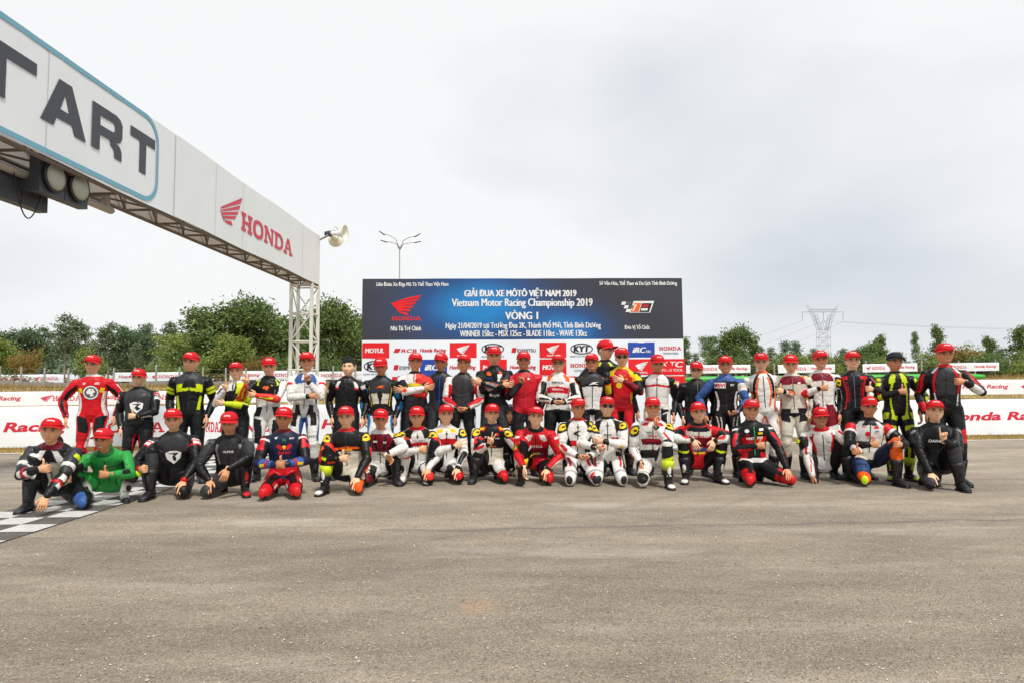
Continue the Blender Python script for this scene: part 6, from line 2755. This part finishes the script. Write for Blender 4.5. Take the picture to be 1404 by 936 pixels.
EMB = [[(-.5, .1), (-.2, .5), (.3, .45), (.5, .05), (.2, -.1), (.35, -.4), (0, -.5), (-.1, -.15), (-.4, -.2)]]
PEOPLE = [
    # ---- standing
    dict(label='person standing in red suit with large dark round emblem on the chest', px=134, top=485, fy=660, L='away', R='away', smile=True, fat=1.03,
         des='TUFHS R; T W .06 .62 48 72; T V .60 .70 30 50; UF K -1 2 95 140; N W; U W .25 1 10 34; F W .1 .9 15 40; H K .0 .55 0 40; HS W .2 1 60 95; S K .1 1 0 60', boots='KRR',
         marks=[('disc', 0, -.24, .20, .20, 'print_grey'), ('ring', 0, -.24, .185, .185, PW), ('poly', 0, -.24, .11, .11, PW, EMB)], zip=None),
    dict(label='stocky person standing in black suit with white shield emblem, thumb up before the belly', px=196, top=504, fy=668, L='down', R='thumblow', fat=1.13, s=.92,
         des='TUFHS K; T D .3 .9 0 60; U W 0 .42 0 70; U R .05 .16 0 90; U K .2 .27 0 90; F W .3 .9 0 22; H R .3 .9 60 75',
         marks=[('shield', 0, -.30, .19, .17, PW), ('poly', 0, -.295, .13, .10, PB, [[(-.5, .5), (.5, .5), (.1, .1), (.45, -.2), (.1, -.5), (-.3, -.1), (.1, .3)]])], zip=None),
    dict(label='person standing in black suit with neon yellow chest band and yellow upper arm stripes', px=265, top=481, fy=662, L='down', R='down', fat=1.04,
         des='TUFHS K; T D .72 .95 0 65; T Y .58 .74 0 50; T K .64 .8 0 22; T Y .2 .5 40 55; U Y .30 .62 0 130; U K .44 .49 0 181; N D'),
    dict(label='person standing with V sign in white and neon yellow suit with black front', px=327, top=495, fy=660, L='peace', R='fold', smile=True,
         des='TUFHS K; U W; Fl W; Fr Y; Ul K .2 .6 60 130; Tr Y .40 1 10 90; Tl W .75 1 0 90; Ur Y; N W; HS K; Er K', yaw=-4,
         marks=[('poly', .04, -.22, .09, .09, PB, [[(-.5, .3), (.3, .5), (.5, .1), (0, 0), (.5, -.4), (-.4, -.5), (-.1, -.1)]])]),
    dict(label='person standing with V sign in white suit with black chest and orange red forearms', px=371, top=488, fy=659, L='peaceo', R='cross', smile=True,
         des='TUFHS W; T K .55 1 0 60; T Y .78 .92 36 46; Fl T; Fr T; F Y .2 .9 20 45; Ul K; Ur W; Ur K .0 .9 90 150; T K .05 .3 25 60; H K .1 .9 0 35; N K',
         marks=[('poly', -.02, -.16, .10, .06, PO, EMB)]),
    dict(label='person standing in white suit with blue chest and one finger raised', px=421, top=481, fy=658, L='fold', R='point', smile=True, fat=.97,
         des='TUFHS W; T B .72 1 0 60; T W .78 .95 14 24; T K .0 .28 18 42; T B .35 .6 55 90; U R .3 .44 0 90; F W; H B .15 1 50 110; H K .0 .5 0 26; S W; N W; Z K', zip=PG),
    dict(label='bareheaded person with tousled black hair standing in black suit', px=477, top=489, fy=656, L='down', R='down', cap=None, skin=2,
         des='TUFHS K; T W .74 .88 34 52; T R .70 .74 30 56; Ur W 0 .2 0 110; Ul W .35 .5 0 60; F W .4 .9 0 14; T K .3 .6 0 50; S D; N K'),
    dict(label='person standing in black suit with light blue sides and cream belly panel', px=524, top=488, fy=655, L='down', R='down', skin=3, captilt=8, cap='red', fat=.98,
         des='TUFHS K; T D .6 1 0 60; T C .34 .58 8 44; T V .3 .8 52 58; U P .2 .8 50 150; F P .1 .6 60 150; H P .0 1 30 90; H W .1 .8 0 30; N K',
         marks=[('poly', .015, -.155, .13, .05, PO, [[(-.5, -.3), (0, .5), (.5, .3), (.15, .0), (.5, -.5), (-.1, -.2)]])]),
    dict(label='person standing arms crossed in half white half orange suit', px=569, top=482, fy=653, L='crossu', R='cross', skin=1,
         des='TUFHS K; Tl W .5 1 0 95; Tr T .5 1 0 95; U K .3 .9; Ul K; Ul W 0 .3; Ur T 0 .4; Ur D .4 1; Fl W; Fr T; T Y .60 .70 10 40; T D .0 .45 0 90; N K; U Y .85 .92 0 120',
         marks=[('poly', 0, -.18, .20, .06, PY, EMB)], zip=None),
    dict(label='person standing in charcoal suit between the half orange suit and the red sleeved vest', px=603, top=482, fy=650, L='down', R='down', skin=3, fat=.96,
         des='TUFHS #36373b; T N .3 1 0 14; U D; T K .45 .8 60 90; N K', zip=PBL),
    dict(label='person standing hands clasped in dark grey vest with white shoulders and red sleeves', px=634, top=484, fy=652, L='clasp', R='clasp', skin=1,
         des='TUFHS K; T D .1 .95 0 85; T W .7 1 62 100; U W; U R .3 1 105 180; F R; F W .0 .95 0 78; H K; H W .2 .9 60 90; N K; Z K'),
    dict(label='person standing arms crossed in black suit with orange lines and small sponsor patches', px=678, top=473, fy=651, L='cross', R='crossu', fat=.94,
         des='TUFHS K; T O .80 .86 20 34; T O .55 .75 44 50; U D .2 .8 30 80; F S .3 .9 20 60; F O .2 .95 64 72; U O .8 .86; H D',
         marks=[('box', .075, -.16, .06, .10, PW), ('box', -.065, -.11, .05, .035, PO), ('KTR', -.055, -.17, .07, .03, PBL), ('Royal', 0, -.40, .13, .05, PW)], zip=None),
    dict(label='person standing in plain red suit with dark sleeves, one finger raised at the chest', px=719, top=480, fy=651, L=('point', dict(o=(.02, .02, -.05))), R='down', smile=True, fat=1.05,
         des='TUFHS #c81c2c; Ul #c81c2c; U K .3 1 60 180; Fl K; Fl D .2 .9 0 50; N K; T #b81828 .2 .5 0 40; HS K; H D .0 1 40 90; Fr K',
         marks=[('disc', .055, -.115, .03, .03, PW)], zip=PR),
    dict(label='person standing in white and orange suit lettered REPSOL with hands clasped', px=763, top=484, fy=651, L='clasph', R='clasph', glasses='clear', smile=True,
         des='TUFHS W; T O .80 .97 36 95; U O .0 .35 20 60; U K .2 .9 70 150; T R .52 .66 0 50; T O .3 .8 56 74; F W; F O .2 .9 0 25; F K .2 .9 60 95; U W .1 .9 0 40; T K .25 .40 0 44; T K -.2 .14; H K; N W; Z K',
         marks=[('box', 0, -.135, .20, .042, PW), ('REPSOL', 0, -.135, .18, .030, PB), ('honda', 0, -.235, .17, .026, PW), ('One HEART', 0, -.275, .15, .022, PR), ('poly', -.03, -.345, .10, .055, PW, EMB)], zip=None),
    dict(label='person standing in black suit with white lower front and yellow arm panels', px=810, top=483, fy=651, L='down', R='down', smile=True, skin=3,
         des='TUFHS K; T D .72 1 0 60; T W .14 .66 0 44; U V .25 .75 60 150; U O .2 .26; T O .68 .9 60 66; H W .1 .9 40 80; N K',
         marks=[('poly', .02, -.155, .15, .055, PW, [[(-.5, -.4), (-.1, .4), (.5, .5), (.1, .15), (.5, -.3), (0, -.1)]])]),
    dict(label='tall person at the back in black shirt with neon green collar, head turned sideways', px=829, top=460, fy=646, L='back', R='back', glasses='clear', hd=(52, 0, 0), turn=.2,
         des='TUFHS #2c2e33; T K .5 1 0 34; T Y .86 1.2 26 42; N K', zip=None, skin=2),
    dict(label='person standing in red suit with yellow and black sleeves and dark sunglasses', px=849, top=475, fy=650, L='down', R=('chest', dict(o=(.07, 0, 0))), glasses='dark',
         des='TUFHS R; T V .78 1 30 70; U K; U V .25 .42; Ur V .1 .5 60 150; Fr M; F K .0 .3; T V .2 .45 55 75; HS K; H R .0 .8 0 40; N V',
         marks=[('disc', -.035, -.25, .08, .08, PY), ('Honda', .01, -.11, .10, .03, PO)], zip=PR),
    dict(label='person standing looking down in white suit with black sleeves and red chest line', px=898, top=484, fy=651, L='away', R='down', skin=1, hd=(8, 14, 0),
         des='TUFHS W; T R .66 .71 0 62; T K .68 1 56 100; U K; U W 0 .9 0 30; U V .04 .2 20 70 e; F K; F W .0 1 0 30; T K .0 .16 20 60; H W; H K .1 .9 0 25; N R',
         marks=[('C3', .0, -.09, .03, .018, PB)]),
    dict(label='person with glasses standing in plain black jacket with small red chest stripe', px=951, top=494, fy=652, L='down', R='down', glasses='clear', fat=1.05,
         des='TUFHS K; T D .45 .55 50 80; U D .2 .6 20 60; T R .03 .3 66 72; F W .1 .6 60 68', marks=[('poly', .075, -.15, .075, .04, PR, [[(-.5, -.4), (.3, .5), (.5, .3), (-.3, -.5)]])], zip=PG),
    dict(label='person standing in black suit with blue shoulders and white red GIVI patch', px=992, top=486, fy=655, L='away', R=('clasp', dict(o=(.03, 0, -.02))), smile=True, skin=1,
         des='TUFHS K; T B .84 1 0 100; U B; Ur W .12 .5; Ur G .2 .23; Ur R .28 .31; T W .18 .62 44 56; F B; F K .6 1; F O .2 .6 20 60; H K; H C .1 .9 10 20; S K',
         marks=[('box', -.085, -.145, .15, .08, PW), ('GIVI', -.085, -.145, .135, .058, PR)]),
    dict(label='person standing in white suit with orange and black piping, thumb up', px=1043, top=482, fy=654, L='down', R=('thumbo', dict(o=(.06, .04, -.02))), skin=2,
         des='TUFHS W; T O .22 .85 22 31; T K .40 .95 32 47; T O .05 .6 48 62; U W; U O .2 1 75 100; U K .3 1 100 150; F K .1 .9 60 130; F O .1 .8 20 60; N O; H W; H O .1 .9 50 66; S W; Z K'),
    dict(label='person standing looking down in cream suit with dark red chest yoke', px=1083, top=484, fy=655, L='down', R='down', fat=1.08, hd=(-6, 12, 0),
         des='TUFHS C; T M .74 .93 0 60; T R .84 .92 40 70; U C; U K .15 1 60 150; Ur R .4 1 0 50; F K .1 1 30 140; F R .1 .9 0 30; T K -.2 .10 0 60; T K -.1 .2 14 60; H K 0 .5 0 36; H C .3 1; S C; T R .18 .42 62 80; N C',
         marks=[('poly', .085, -.135, .05, .03, PW, EMB)], zip=PG),
    dict(label='person standing in white suit with dark red chest and black yellow shoulder badges, thumb up', px=1121, top=479, fy=655, L=('thumb', dict(o=(.03, 0, .02))), R='down', smile=True,
         des='TUFHS W; T M .74 .92 0 45; U W; U K -.12 .50 10 140 e; U V .0 .38 34 116 e; U K .12 .24 66 104 e; F R .1 .5; F W .4 .9 0 60; Fr K; Ur K .5 1 60 140; T M .0 .24 20 60; H M .0 .5; H W .5 1; N W; Z K', zip=PG),
    dict(label='person standing in black suit with dark red shoulder lines, thumb up', px=1166, top=480, fy=656, L='down', R=('thumbo', dict(o=(-.03, .05, 0))), smile=True, fat=1.04, skin=2,
         des='TUFHS K; T R .80 .87 22 58; T R .15 .8 38 44; T M .3 .75 26 38; U K; U R .1 1 70 84; F K; F R .2 .8 0 16; T W .0 .6 72 76; N D', zip=PG),
    dict(label='person in black cap standing in black suit with neon yellow stripes, thumb up', px=1224, top=481, fy=658, L=('thumb', dict(o=(.02, 0, -.0))), R='away', cap='black', skin=1, fat=.98,
         des='TUFHS K; T Y .02 .80 27 36; T Y .74 1 20 46; U Y .04 .5 10 70; U K .2 .3; F Y .1 .3 0 100; Fr Y .1 .9 60 76; Ur Y .3 1 60 80; H Y .05 .28 10 60; H Y .48 .62 0 50; S Y .1 1 30 60; N K', boots='KYY'),
    dict(label='tall person standing in black suit with red stripes and red collar, thumb up', px=1288, top=469, fy=665, L='down', R=('thumb', dict(o=(.06, .03, .06))), smile=True, skin=1, yaw=-4, legs='st',
         des='TUFHS K; T D .4 1 0 30; T R .45 .9 34 44; T W .84 .97 46 60; T W .2 .45 40 46; U R .0 .9 50 76; U R .05 1 20 36; F W .1 .7 0 60; Fl R .5 1; H K 0 .55; H R .62 1; S K; N R', boots='KK'),
    # ---- kneeling and squatting
    dict(label='person squatting in black and white suit with maroon collar and blue knee, thumb up', px=89, top=567, fy=704, legs=(up(.09, -.30, .25), dn(.24, .1)), L=('thumb', dict(o=(.06, .02, .03))), R=('over', dict(w=(.07, -.32, -.50), h='relax', d=(-.2, -.4, -1), t=(-1, -.3, 0))), lean=30, fat=1.08,
         des='TUFHS K; T C .22 .72 0 52; T W .66 .92 20 40; U D; U Y .2 .36 0 60; U W .6 .75; F W .1 .35 20 90; F R .4 .5; F W .5 .65 0 50; H K; Ql W; Qr B; S K; Sl W .1 .4 0 60; N M', s=.98),
    dict(label='person squatting in bright green suit with neon yellow knees, both thumbs up', px=167, top=580, fy=691, legs=(('ex', .31, .27, .33, .20, .20), ('ex', .27, .29, .33, .17, .22)), L=('thumbo', dict(o=(-.12, -.02, .02))), R=('thumb', dict(o=(.04, -.02, .03))), lean=38, smile=True, hd=(-14, 4, 0),
         des='TUFHS G; T E .2 .5 55 80; U K .4 .9 120 180; F K .2 .6 60 130; T E .70 .73 0 60; N E; H G; H E .3 .36; S W .1 1; S K .3 .5; Q K', puck='Y', boots='WKK', s=.93),
    dict(label='person kneeling on one knee in black suit with white shield emblem, hand on the knee', px=252, top=556, fy=686, legs=(up(.13, -.28, .5), dn(.05)), L=('fist', dict(o=(-.10, 0, -.02))), R='knee', lean=12, smile=True, fat=1.06,
         des='TUFHS K; T D .65 1 0 50; U W .08 .3 0 90; U R .12 .18 0 100; U R .3 .36; F W .3 .9 0 20; F R .5 .9 20 30; Z R; H K; Q K; S D',
         marks=[('shield', 0, -.27, .17, .16, PW), ('poly', 0, -.265, .12, .10, PB, [[(-.5, .5), (.5, .5), (.1, .1), (.45, -.2), (.1, -.5), (-.3, -.1), (.1, .3)]])], zip=None),
    dict(label='person kneeling in worn black suit with grey chest panels, forearm resting on raised knee', px=318, top=566, fy=684, legs=(dn(.06), up(.13, -.26, .55)), L='knee', R=('over', dict(w=(.08, -.33, -.36), h='relax', d=(-.3, -.4, -1), t=(-1, -.3, 0))), lean=19, hd=(0, 10, 0), skin=1,
         des='TUFHS K; T D .45 1 0 30; T S .45 .85 32 42; U D; U S .0 .2 20 60; F W .1 .9 0 16; F K; H D; S K; Q D; N K', boots='KRK',
         marks=[('ALPINE', .0, -.165, .115, .028, PW)]),
    dict(label='person kneeling on both knees in navy red suit with bulls emblem, thumbs up', px=397, top=554, fy=686, legs=(dn(.075), dn(.075)), L=('thumblow', dict(o=(.0, .0, .05))), R=('thumblow', dict(o=(.0, .0, .05))), lean=6, skin=3,
         des='TUFHS N; T N; T R .15 .34 0 90; U K; U R .0 .55 0 95; U N .2 .35 20 60; U W .05 .12; F B .3 .9; F V .35 .6 20 60; F R .6 .7; H K; H R .1 .8 30 90; H W .55 .75 55 75; S K; Q R; N M', puck='R', boots='KWY',
         marks=[('Red Bull', 0, -.245, .13, .038, PR), ('poly', -.05, -.18, .085, .07, PR, [[(-.5, .2), (-.2, .5), (.3, .2), (.5, -.3), (.1, -.5), (-.2, -.2)]]),
                ('poly', .05, -.18, .085, .07, PR, [[(.5, .2), (.2, .5), (-.3, .2), (-.5, -.3), (-.1, -.5), (.2, -.2)]]), ('disc', 0, -.185, .045, .05, PY),
                ('honda', 0, -.345, .15, .028, PW), ('wing', -.085, -.075, .04, .03, PW), ('MOTO', .085, -.085, .05, .02, PW), ('93', .0, -.10, .035, .03, 'print_green')], zip=None),
    dict(label='person kneeling in black suit with cream belly, hand on orange red knee', px=482, top=553, fy=680, legs=(up(.16, -.27, .55), dn(.05)), L=('thumb', dict(o=(.03, .02, -.06))), R='knee', lean=11, skin=2, fat=1.08,
         des='TUFHS K; T C .10 .58 0 70; T O .62 .66 0 45; U K; U V .0 .34 30 110 e; U K .10 .22 62 100 e; F K; F T .2 .9 0 22; Ur T .6 1 0 30; Ul T .75 1; Fl T .0 .3; H C .1 .8 0 60; Hl K; Ql T; Qr O; S K; S Y .24 .32; N R; Z K', puck='O', boots='KWY',
         marks=[('box', .01, -.225, .12, .04, PO), ('PIRELLI', .01, -.225, .11, .024, PY), ('Fowin', .0, -.27, .10, .03, PB)]),
    dict(label='person crouching in white suit with dark red chest, behind the orange red knee', px=525, top=557, fy=668, legs=(dn(.06), up(.12, -.25, .5)), L=('down', dict(o=(.06, -.12, .08))), R=('over', dict(w=(.10, -.33, -.30), h='relax', d=(.7, -.3, -.5), t=(0, -.3, 1))), lean=20, skin=1,
         des='TUFHS W; T M .56 .93 0 50; T K .6 .9 12 20; U W; U K -.1 .46 10 135 e; U V .0 .34 30 110 e; U K .10 .22 62 100 e; F W; F K .85 1; H K; H W .1 .6 30 80; Ql M; Qr R; S K; N W'),
    dict(label='person crouching in white suit with black shoulders and red chest line, fist at the chest', px=577, top=553, fy=666, legs=(up(.09, -.24, .3), dn(.05)), L=('thumb', dict(h='fist', o=(.10, .0, .0))), R='knee', lean=16, smile=True, skin=0,
         des='TUFHS W; T K .78 1 20 90; T R .62 .70 0 60; U W; U K -.1 .46 10 135 e; U V .0 .34 30 110 e; U K .10 .22 62 100 e; F W; H K; H W .3 .9 0 40; Q T; S K; S T .3 .6; N R', boots='WK'),
    dict(label='person kneeling in white suit with red chest block and yellow shoulder badges, hand on knee', px=617, top=551, fy=665, legs=(up(.13, -.27, .35), dn(.05)), L=('chest', dict(h='peace', o=(.05, 0, -.07))), R='knee', lean=12, smile=True, skin=2,
         des='TUFHS W; T R .58 .72 0 52; T V .85 .93 24 54; T K .3 .8 36 90; U W; U K -.1 .46 10 135 e; U V .0 .34 30 110 e; U K .10 .22 62 100 e; F W; Fr K .1 .9 40 120; H K; H W .2 .9 0 30; Ql R; Qr R; S K; N W; Z K', boots='KW',
         marks=[('honda', .0, -.265, .13, .02, PR), ('CAS', .05, -.145, .04, .02, PW), ('box', -.06, -.145, .05, .022, PW)]),
    dict(label='person in dark grey cap crouching behind the shoulder of the red lettered suit', px=700, top=553, fy=655, legs=(dn(.06), dn(.06)), cap='grey', L=('horns_', {}), R='down', lean=10, skin=0,
         des='TUFHS W; U W; F R; T K .3 .6 0 40; H K; S K; N K', zip=None),
    dict(label='person kneeling in black and cream suit lettered HONDA with yellow red shoulder, pointing down', px=676, top=550, fy=664, legs=(up(.14, -.25, .35), dn(.05)), L=('peace', dict(o=(.02, -.02, -.10))), R=('away', dict(h='point', o=(.02, -.17, .02), d=(.2, -.3, -1), t=(-1, -.2, 0))), lean=9, smile=True, skin=2,
         des='TUFHS K; T C .14 .50 0 80; T R .86 .96 30 80; T V .88 .93 40 70; U W; U K -.1 .46 10 135 e; U V .0 .34 30 110 e; U K .10 .22 62 100 e; F W; F R .1 .9 60 110; U R .4 1 70 110; H K; Hr W .1 .85 0 50; Ql R; Qr R; Sl R .1 .4 0 60; S K; N N; Z K', puck='R', boots='KD',
         marks=[('honda', 0, -.235, .19, .028, PB), ('REVO', 0, -.275, .12, .022, PO), ('disc', .07, -.115, .045, .045, PR), ('box', -.065, -.155, .06, .03, PW), ('CAS', .07, -.165, .06, .018, PW)]),
    dict(label='person leaning forward in red suit lettered MOTUL with one hand down on the knee', px=735, top=553, fy=666, legs=(up(.10, -.26, .3), dn(.05)), L=('down', dict(o=(.06, -.22, .12))), R='knee', lean=30, smile=True, hd=(0, -6, 6), skin=2,
         des='TUFHS R; T W .76 .9 24 50; T K .3 .7 56 90; T M .28 .58 0 50; T B .36 .44 0 34; U R; U W .2 .3 20 80; U G .55 .66 20 60; U V .66 .8 20 60; F R; F W .1 .92 0 60; H K; H R .6 .9 60 90; Q R; S K; N K; Z K', puck='R', boots='KKV',
         marks=[('MOTUL', 0, -.215, .19, .042, PW), ('IDEM', .055, -.12, .06, .022, PR), ('BEER', 0, -.335, .14, .03, PY)]),
    dict(label='person kneeling on both knees in white suit with red chest band, hands clasped', px=794, top=542, fy=667, legs=(dn(.05), dn(.09)), L=('clasph', dict(o=(.03, 0, -.05))), R=('clasph', dict(o=(.03, 0, -.05))), lean=5, skin=1, s=.98,
         des='TUFHS W; T R .42 .54 0 50; T K .30 .95 36 100; U W; U K -.1 .46 10 135 e; U V .0 .34 30 110 e; U K .10 .22 62 100 e; F W; F R .0 .5 60 110; F V .05 .2 0 30; H W; H K 0 .75 42 180; H R .15 .75 8 30 s; H W .6 1 0 70; S K; Q W; Qr R; N R; Z K', puck='K', boots='KW',
         marks=[('poly', -.01, -.18, .11, .08, PB, [[(-.5, 0), (-.1, .35), (.5, .5), (.1, .15), (-.1, 0), (.2, -.2), (.5, -.5), (-.1, -.3)]]), ('C3', .0, -.095, .04, .02, PB)]),
    dict(label='person in dark sunglasses kneeling on both knees in white suit, arm linked with the neighbour', px=828, top=540, fy=667, legs=(dn(.05), dn(.08)), L=('clasph', dict(o=(-.08, .0, .05))), R=('fold', dict(o=(.02, 0, .03), h='relax')), lean=5, smile=True, glasses='dark', skin=2, hd=(6, -3, 3), s=.98,
         des='TUFHS W; T R .48 .58 14 90 s; T K .34 .95 38 100; T K .0 .3 30 80; U W; U K -.1 .46 10 135 e; U V .0 .34 30 110 e; U K .10 .22 62 100 e; F W; F K .85 1; F V .1 .25 0 30; H W; H K 0 .75 46 180; H R .1 .7 14 34 s; S K; Q W; N K; Z K', puck='K', boots='KW',
         marks=[('Astra', .0, -.21, .10, .03, PB), ('C3', .0, -.095, .04, .02, PB)]),
    dict(label='person kneeling in white suit with lettered chest, hand held to the chin', px=890, top=541, fy=671, legs=(dn(.05), up(.07, -.36, .2)), L=('down', dict(o=(.06, -.1, .05))), R=('chin', {}), lean=9, smile=True, skin=1,
         des='TUFHS W; T M .48 .60 0 50; T K .2 .36 0 70; T R .86 .93 20 50; U W; U K -.1 .46 10 135 e; U V .0 .34 30 110 e; U K .10 .22 62 100 e; F W; F R .3 .7 60 100; F V .05 .2 0 40; H W; Hr R .3 .8 30 80; H K .1 .8 60 110; Q K; Sr K; S Y .34 .44; N R; Z K', boots='KWY',
         marks=[('BLADE', 0, -.25, .16, .04, PR), ('Racing', 0, -.30, .12, .03, PB)]),
    dict(label='person squatting in red suit with white and blue chest bands, hands hanging between the knees', px=954, top=547, fy=664, legs=(up(.10, -.26, .45), up(.13, -.24, .7)), L=('hang', dict(o=(.06, 0, -.03))), R=('hang', dict(o=(-.06, 0, -.04))), lean=18, smile=True, skin=2,
         des='TUFHS R; T W .72 .86 0 60; T K .84 .93 0 50; T M .50 .70 0 80; T B .38 .48 0 46; T V .33 .37 0 40; U R; U K .3 1 80 180; F W; F R .5 .9 60 140; F K .88 1; H K; H R .3 .9 30 90; Q R; S K; S Y .2 .26; N K; Z K', puck='R', boots='KW'),
    dict(label='person kneeling in black and red suit lettered HART, thumb up, hand on the knee', px=1031, top=544, fy=669, legs=(dn(.04), dn(.27, .20)), L=('thumb', dict(o=(.06, .0, -.02))), R=('knee', dict(o=(0, -.02, .0))), lean=7, smile=True, skin=1,
         des='TUFHS K; T K; T R .50 .68 8 60; T R .20 .35 30 70; T W .16 .24 0 60; U K; U R .3 1 50 90; U W .06 .14 20 80; F K; F R .2 .8 0 50; H K; H R .62 1 20 110; Ql R; Qr R; S K; Sl R .1 .4 0 60; N K; Z K', puck='R', boots='KK',
         marks=[('HART', -.055, -.205, .09, .034, PW), ('303', .065, -.20, .075, .032, PW), ('disc', -.09, -.11, .055, .045, PW), ('box', .09, -.10, .06, .03, PW), ('RVO', .055, -.335, .07, .03, PR), ('box', .075, -.145, .06, .025, PY)], zip='print_green'),
    dict(label='person squatting in white suit with red shoulder lines, thumb up with bent elbow', px=1122, top=558, fy=662, legs=(up(.06, -.27, .5), up(.20, -.22, .7)), L=('down', dict(o=(.06, -.22, -.02))), R=('thumbo', dict(o=(.14, -.12, -.02))), lean=22, smile=True, skin=3, side=-6,
         des='TUFHS W; T R .25 .9 34 44; T K .6 .85 44 52; U W; U R .1 1 60 90; F W; Fr K .0 .8 20 110; Fr R .4 .8 0 20; F R .1 .9 90 110; H K; S K; Q K; N R', puck='Y', boots='KD'),
    dict(label='person kneeling in white black suit with orange knees, both thumbs up', px=1184, top=540, fy=668, legs=(dn(.05), up(.17, -.28, .55)), L=('thumb', dict(o=(.0, .0, -.05))), R=('thumbo', dict(o=(.06, .0, -.04))), lean=8, skin=1,
         des='TUFHS K; T W .30 .93 0 56; T K .84 .95 0 30; U R .0 .36; U W .3 .4; U K .4 1; F K; T C .15 .3 0 60; H N; Hl #34507f .3 .9 0 60; Q O; Sr O .1 .75; Sl K; N K', puck='Y', boots='KK',
         marks=[('disc', -.03, -.185, .06, .06, PR), ('KOYO', .02, -.235, .10, .03, PR), ('box', .07, -.10, .055, .03, PR), ('VIN', .075, -.15, .06, .02, PBL)]),
    dict(label='person kneeling in plain black suit lettered DAINESE with one finger raised', px=1272, top=545, fy=674, legs=(dn(.06), up(.09, -.30, .15)), L='knee', R=('point', dict(o=(-.05, -.02, -.06))), lean=12, skin=2, fat=1.08,
         des='TUFHS K; U S .06 .2 20 80 e; T D .5 .9 40 80; U D .3 .6 0 50; F K; H K; Q D; S D; N K', boots='KK',
         marks=[('DAINESE', .0, -.195, .19, .034, PW, 1)]),
]
EXTRA = {
    327: [('KOMINE', .02, -.32, .12, .022, PB)], 569: [('Alpine', .02, -.115, .07, .02, PB), ('MOTO', -.05, -.27, .07, .02, PB)],
    849: [('ADR', -.05, -.15, .05, .025, PW), ('L100', .055, -.16, .05, .025, PY)], 525: [('box', -.06, -.12, .05, .025, PW), ('RS', .06, -.13, .04, .03, PW), ('Taichi', 0, -.29, .09, .025, PB)],
    577: [('C3', 0, -.09, .04, .02, PB), ('Taichi', .04, -.145, .06, .02, PB), ('GMX', 0, -.27, .08, .025, PR)],
    890: [('RACE', -.05, -.15, .06, .022, PB), ('C3', .05, -.15, .04, .022, PR), ('Honda', .0, -.195, .11, .028, PR)],
    954: [('BOSCH', 0, -.145, .12, .026, PR), ('HONDA', 0, -.30, .12, .024, PW)],
    617: [('C3', 0, -.09, .04, .02, PB), ('REVO', .03, -.30, .08, .02, PG)], 134: [('ARES', .075, -.115, .06, .03, PW), ('GP', -.08, -.115, .04, .03, PW)],
    1031: [('HRC', -.085, -.16, .05, .02, PR)], 1184: [('NGK', -.075, -.10, .05, .022, PR), ('TEAM', -.01, -.29, .09, .022, PB)],
    371: [('Ax', .06, -.12, .03, .022, PY)], 421: [('Moto', .05, -.20, .07, .022, PBL)], 992: [('RV', .085, -.14, .05, .03, PW)],
}
for _p in PEOPLE:
    if _p['px'] in EXTRA:
        _p['marks'] = list(_p.get('marks', [])) + EXTRA[_p['px']]
ARMS['horns_'] = ((.06, -.27, -.20), 'horns', (.5, -.3, .5), (-.3, -.5, 1), (.7, .2, -.8))
for _p in PEOPLE:
    _p.setdefault('des', 'TUFHS K')
build_people(PEOPLE)
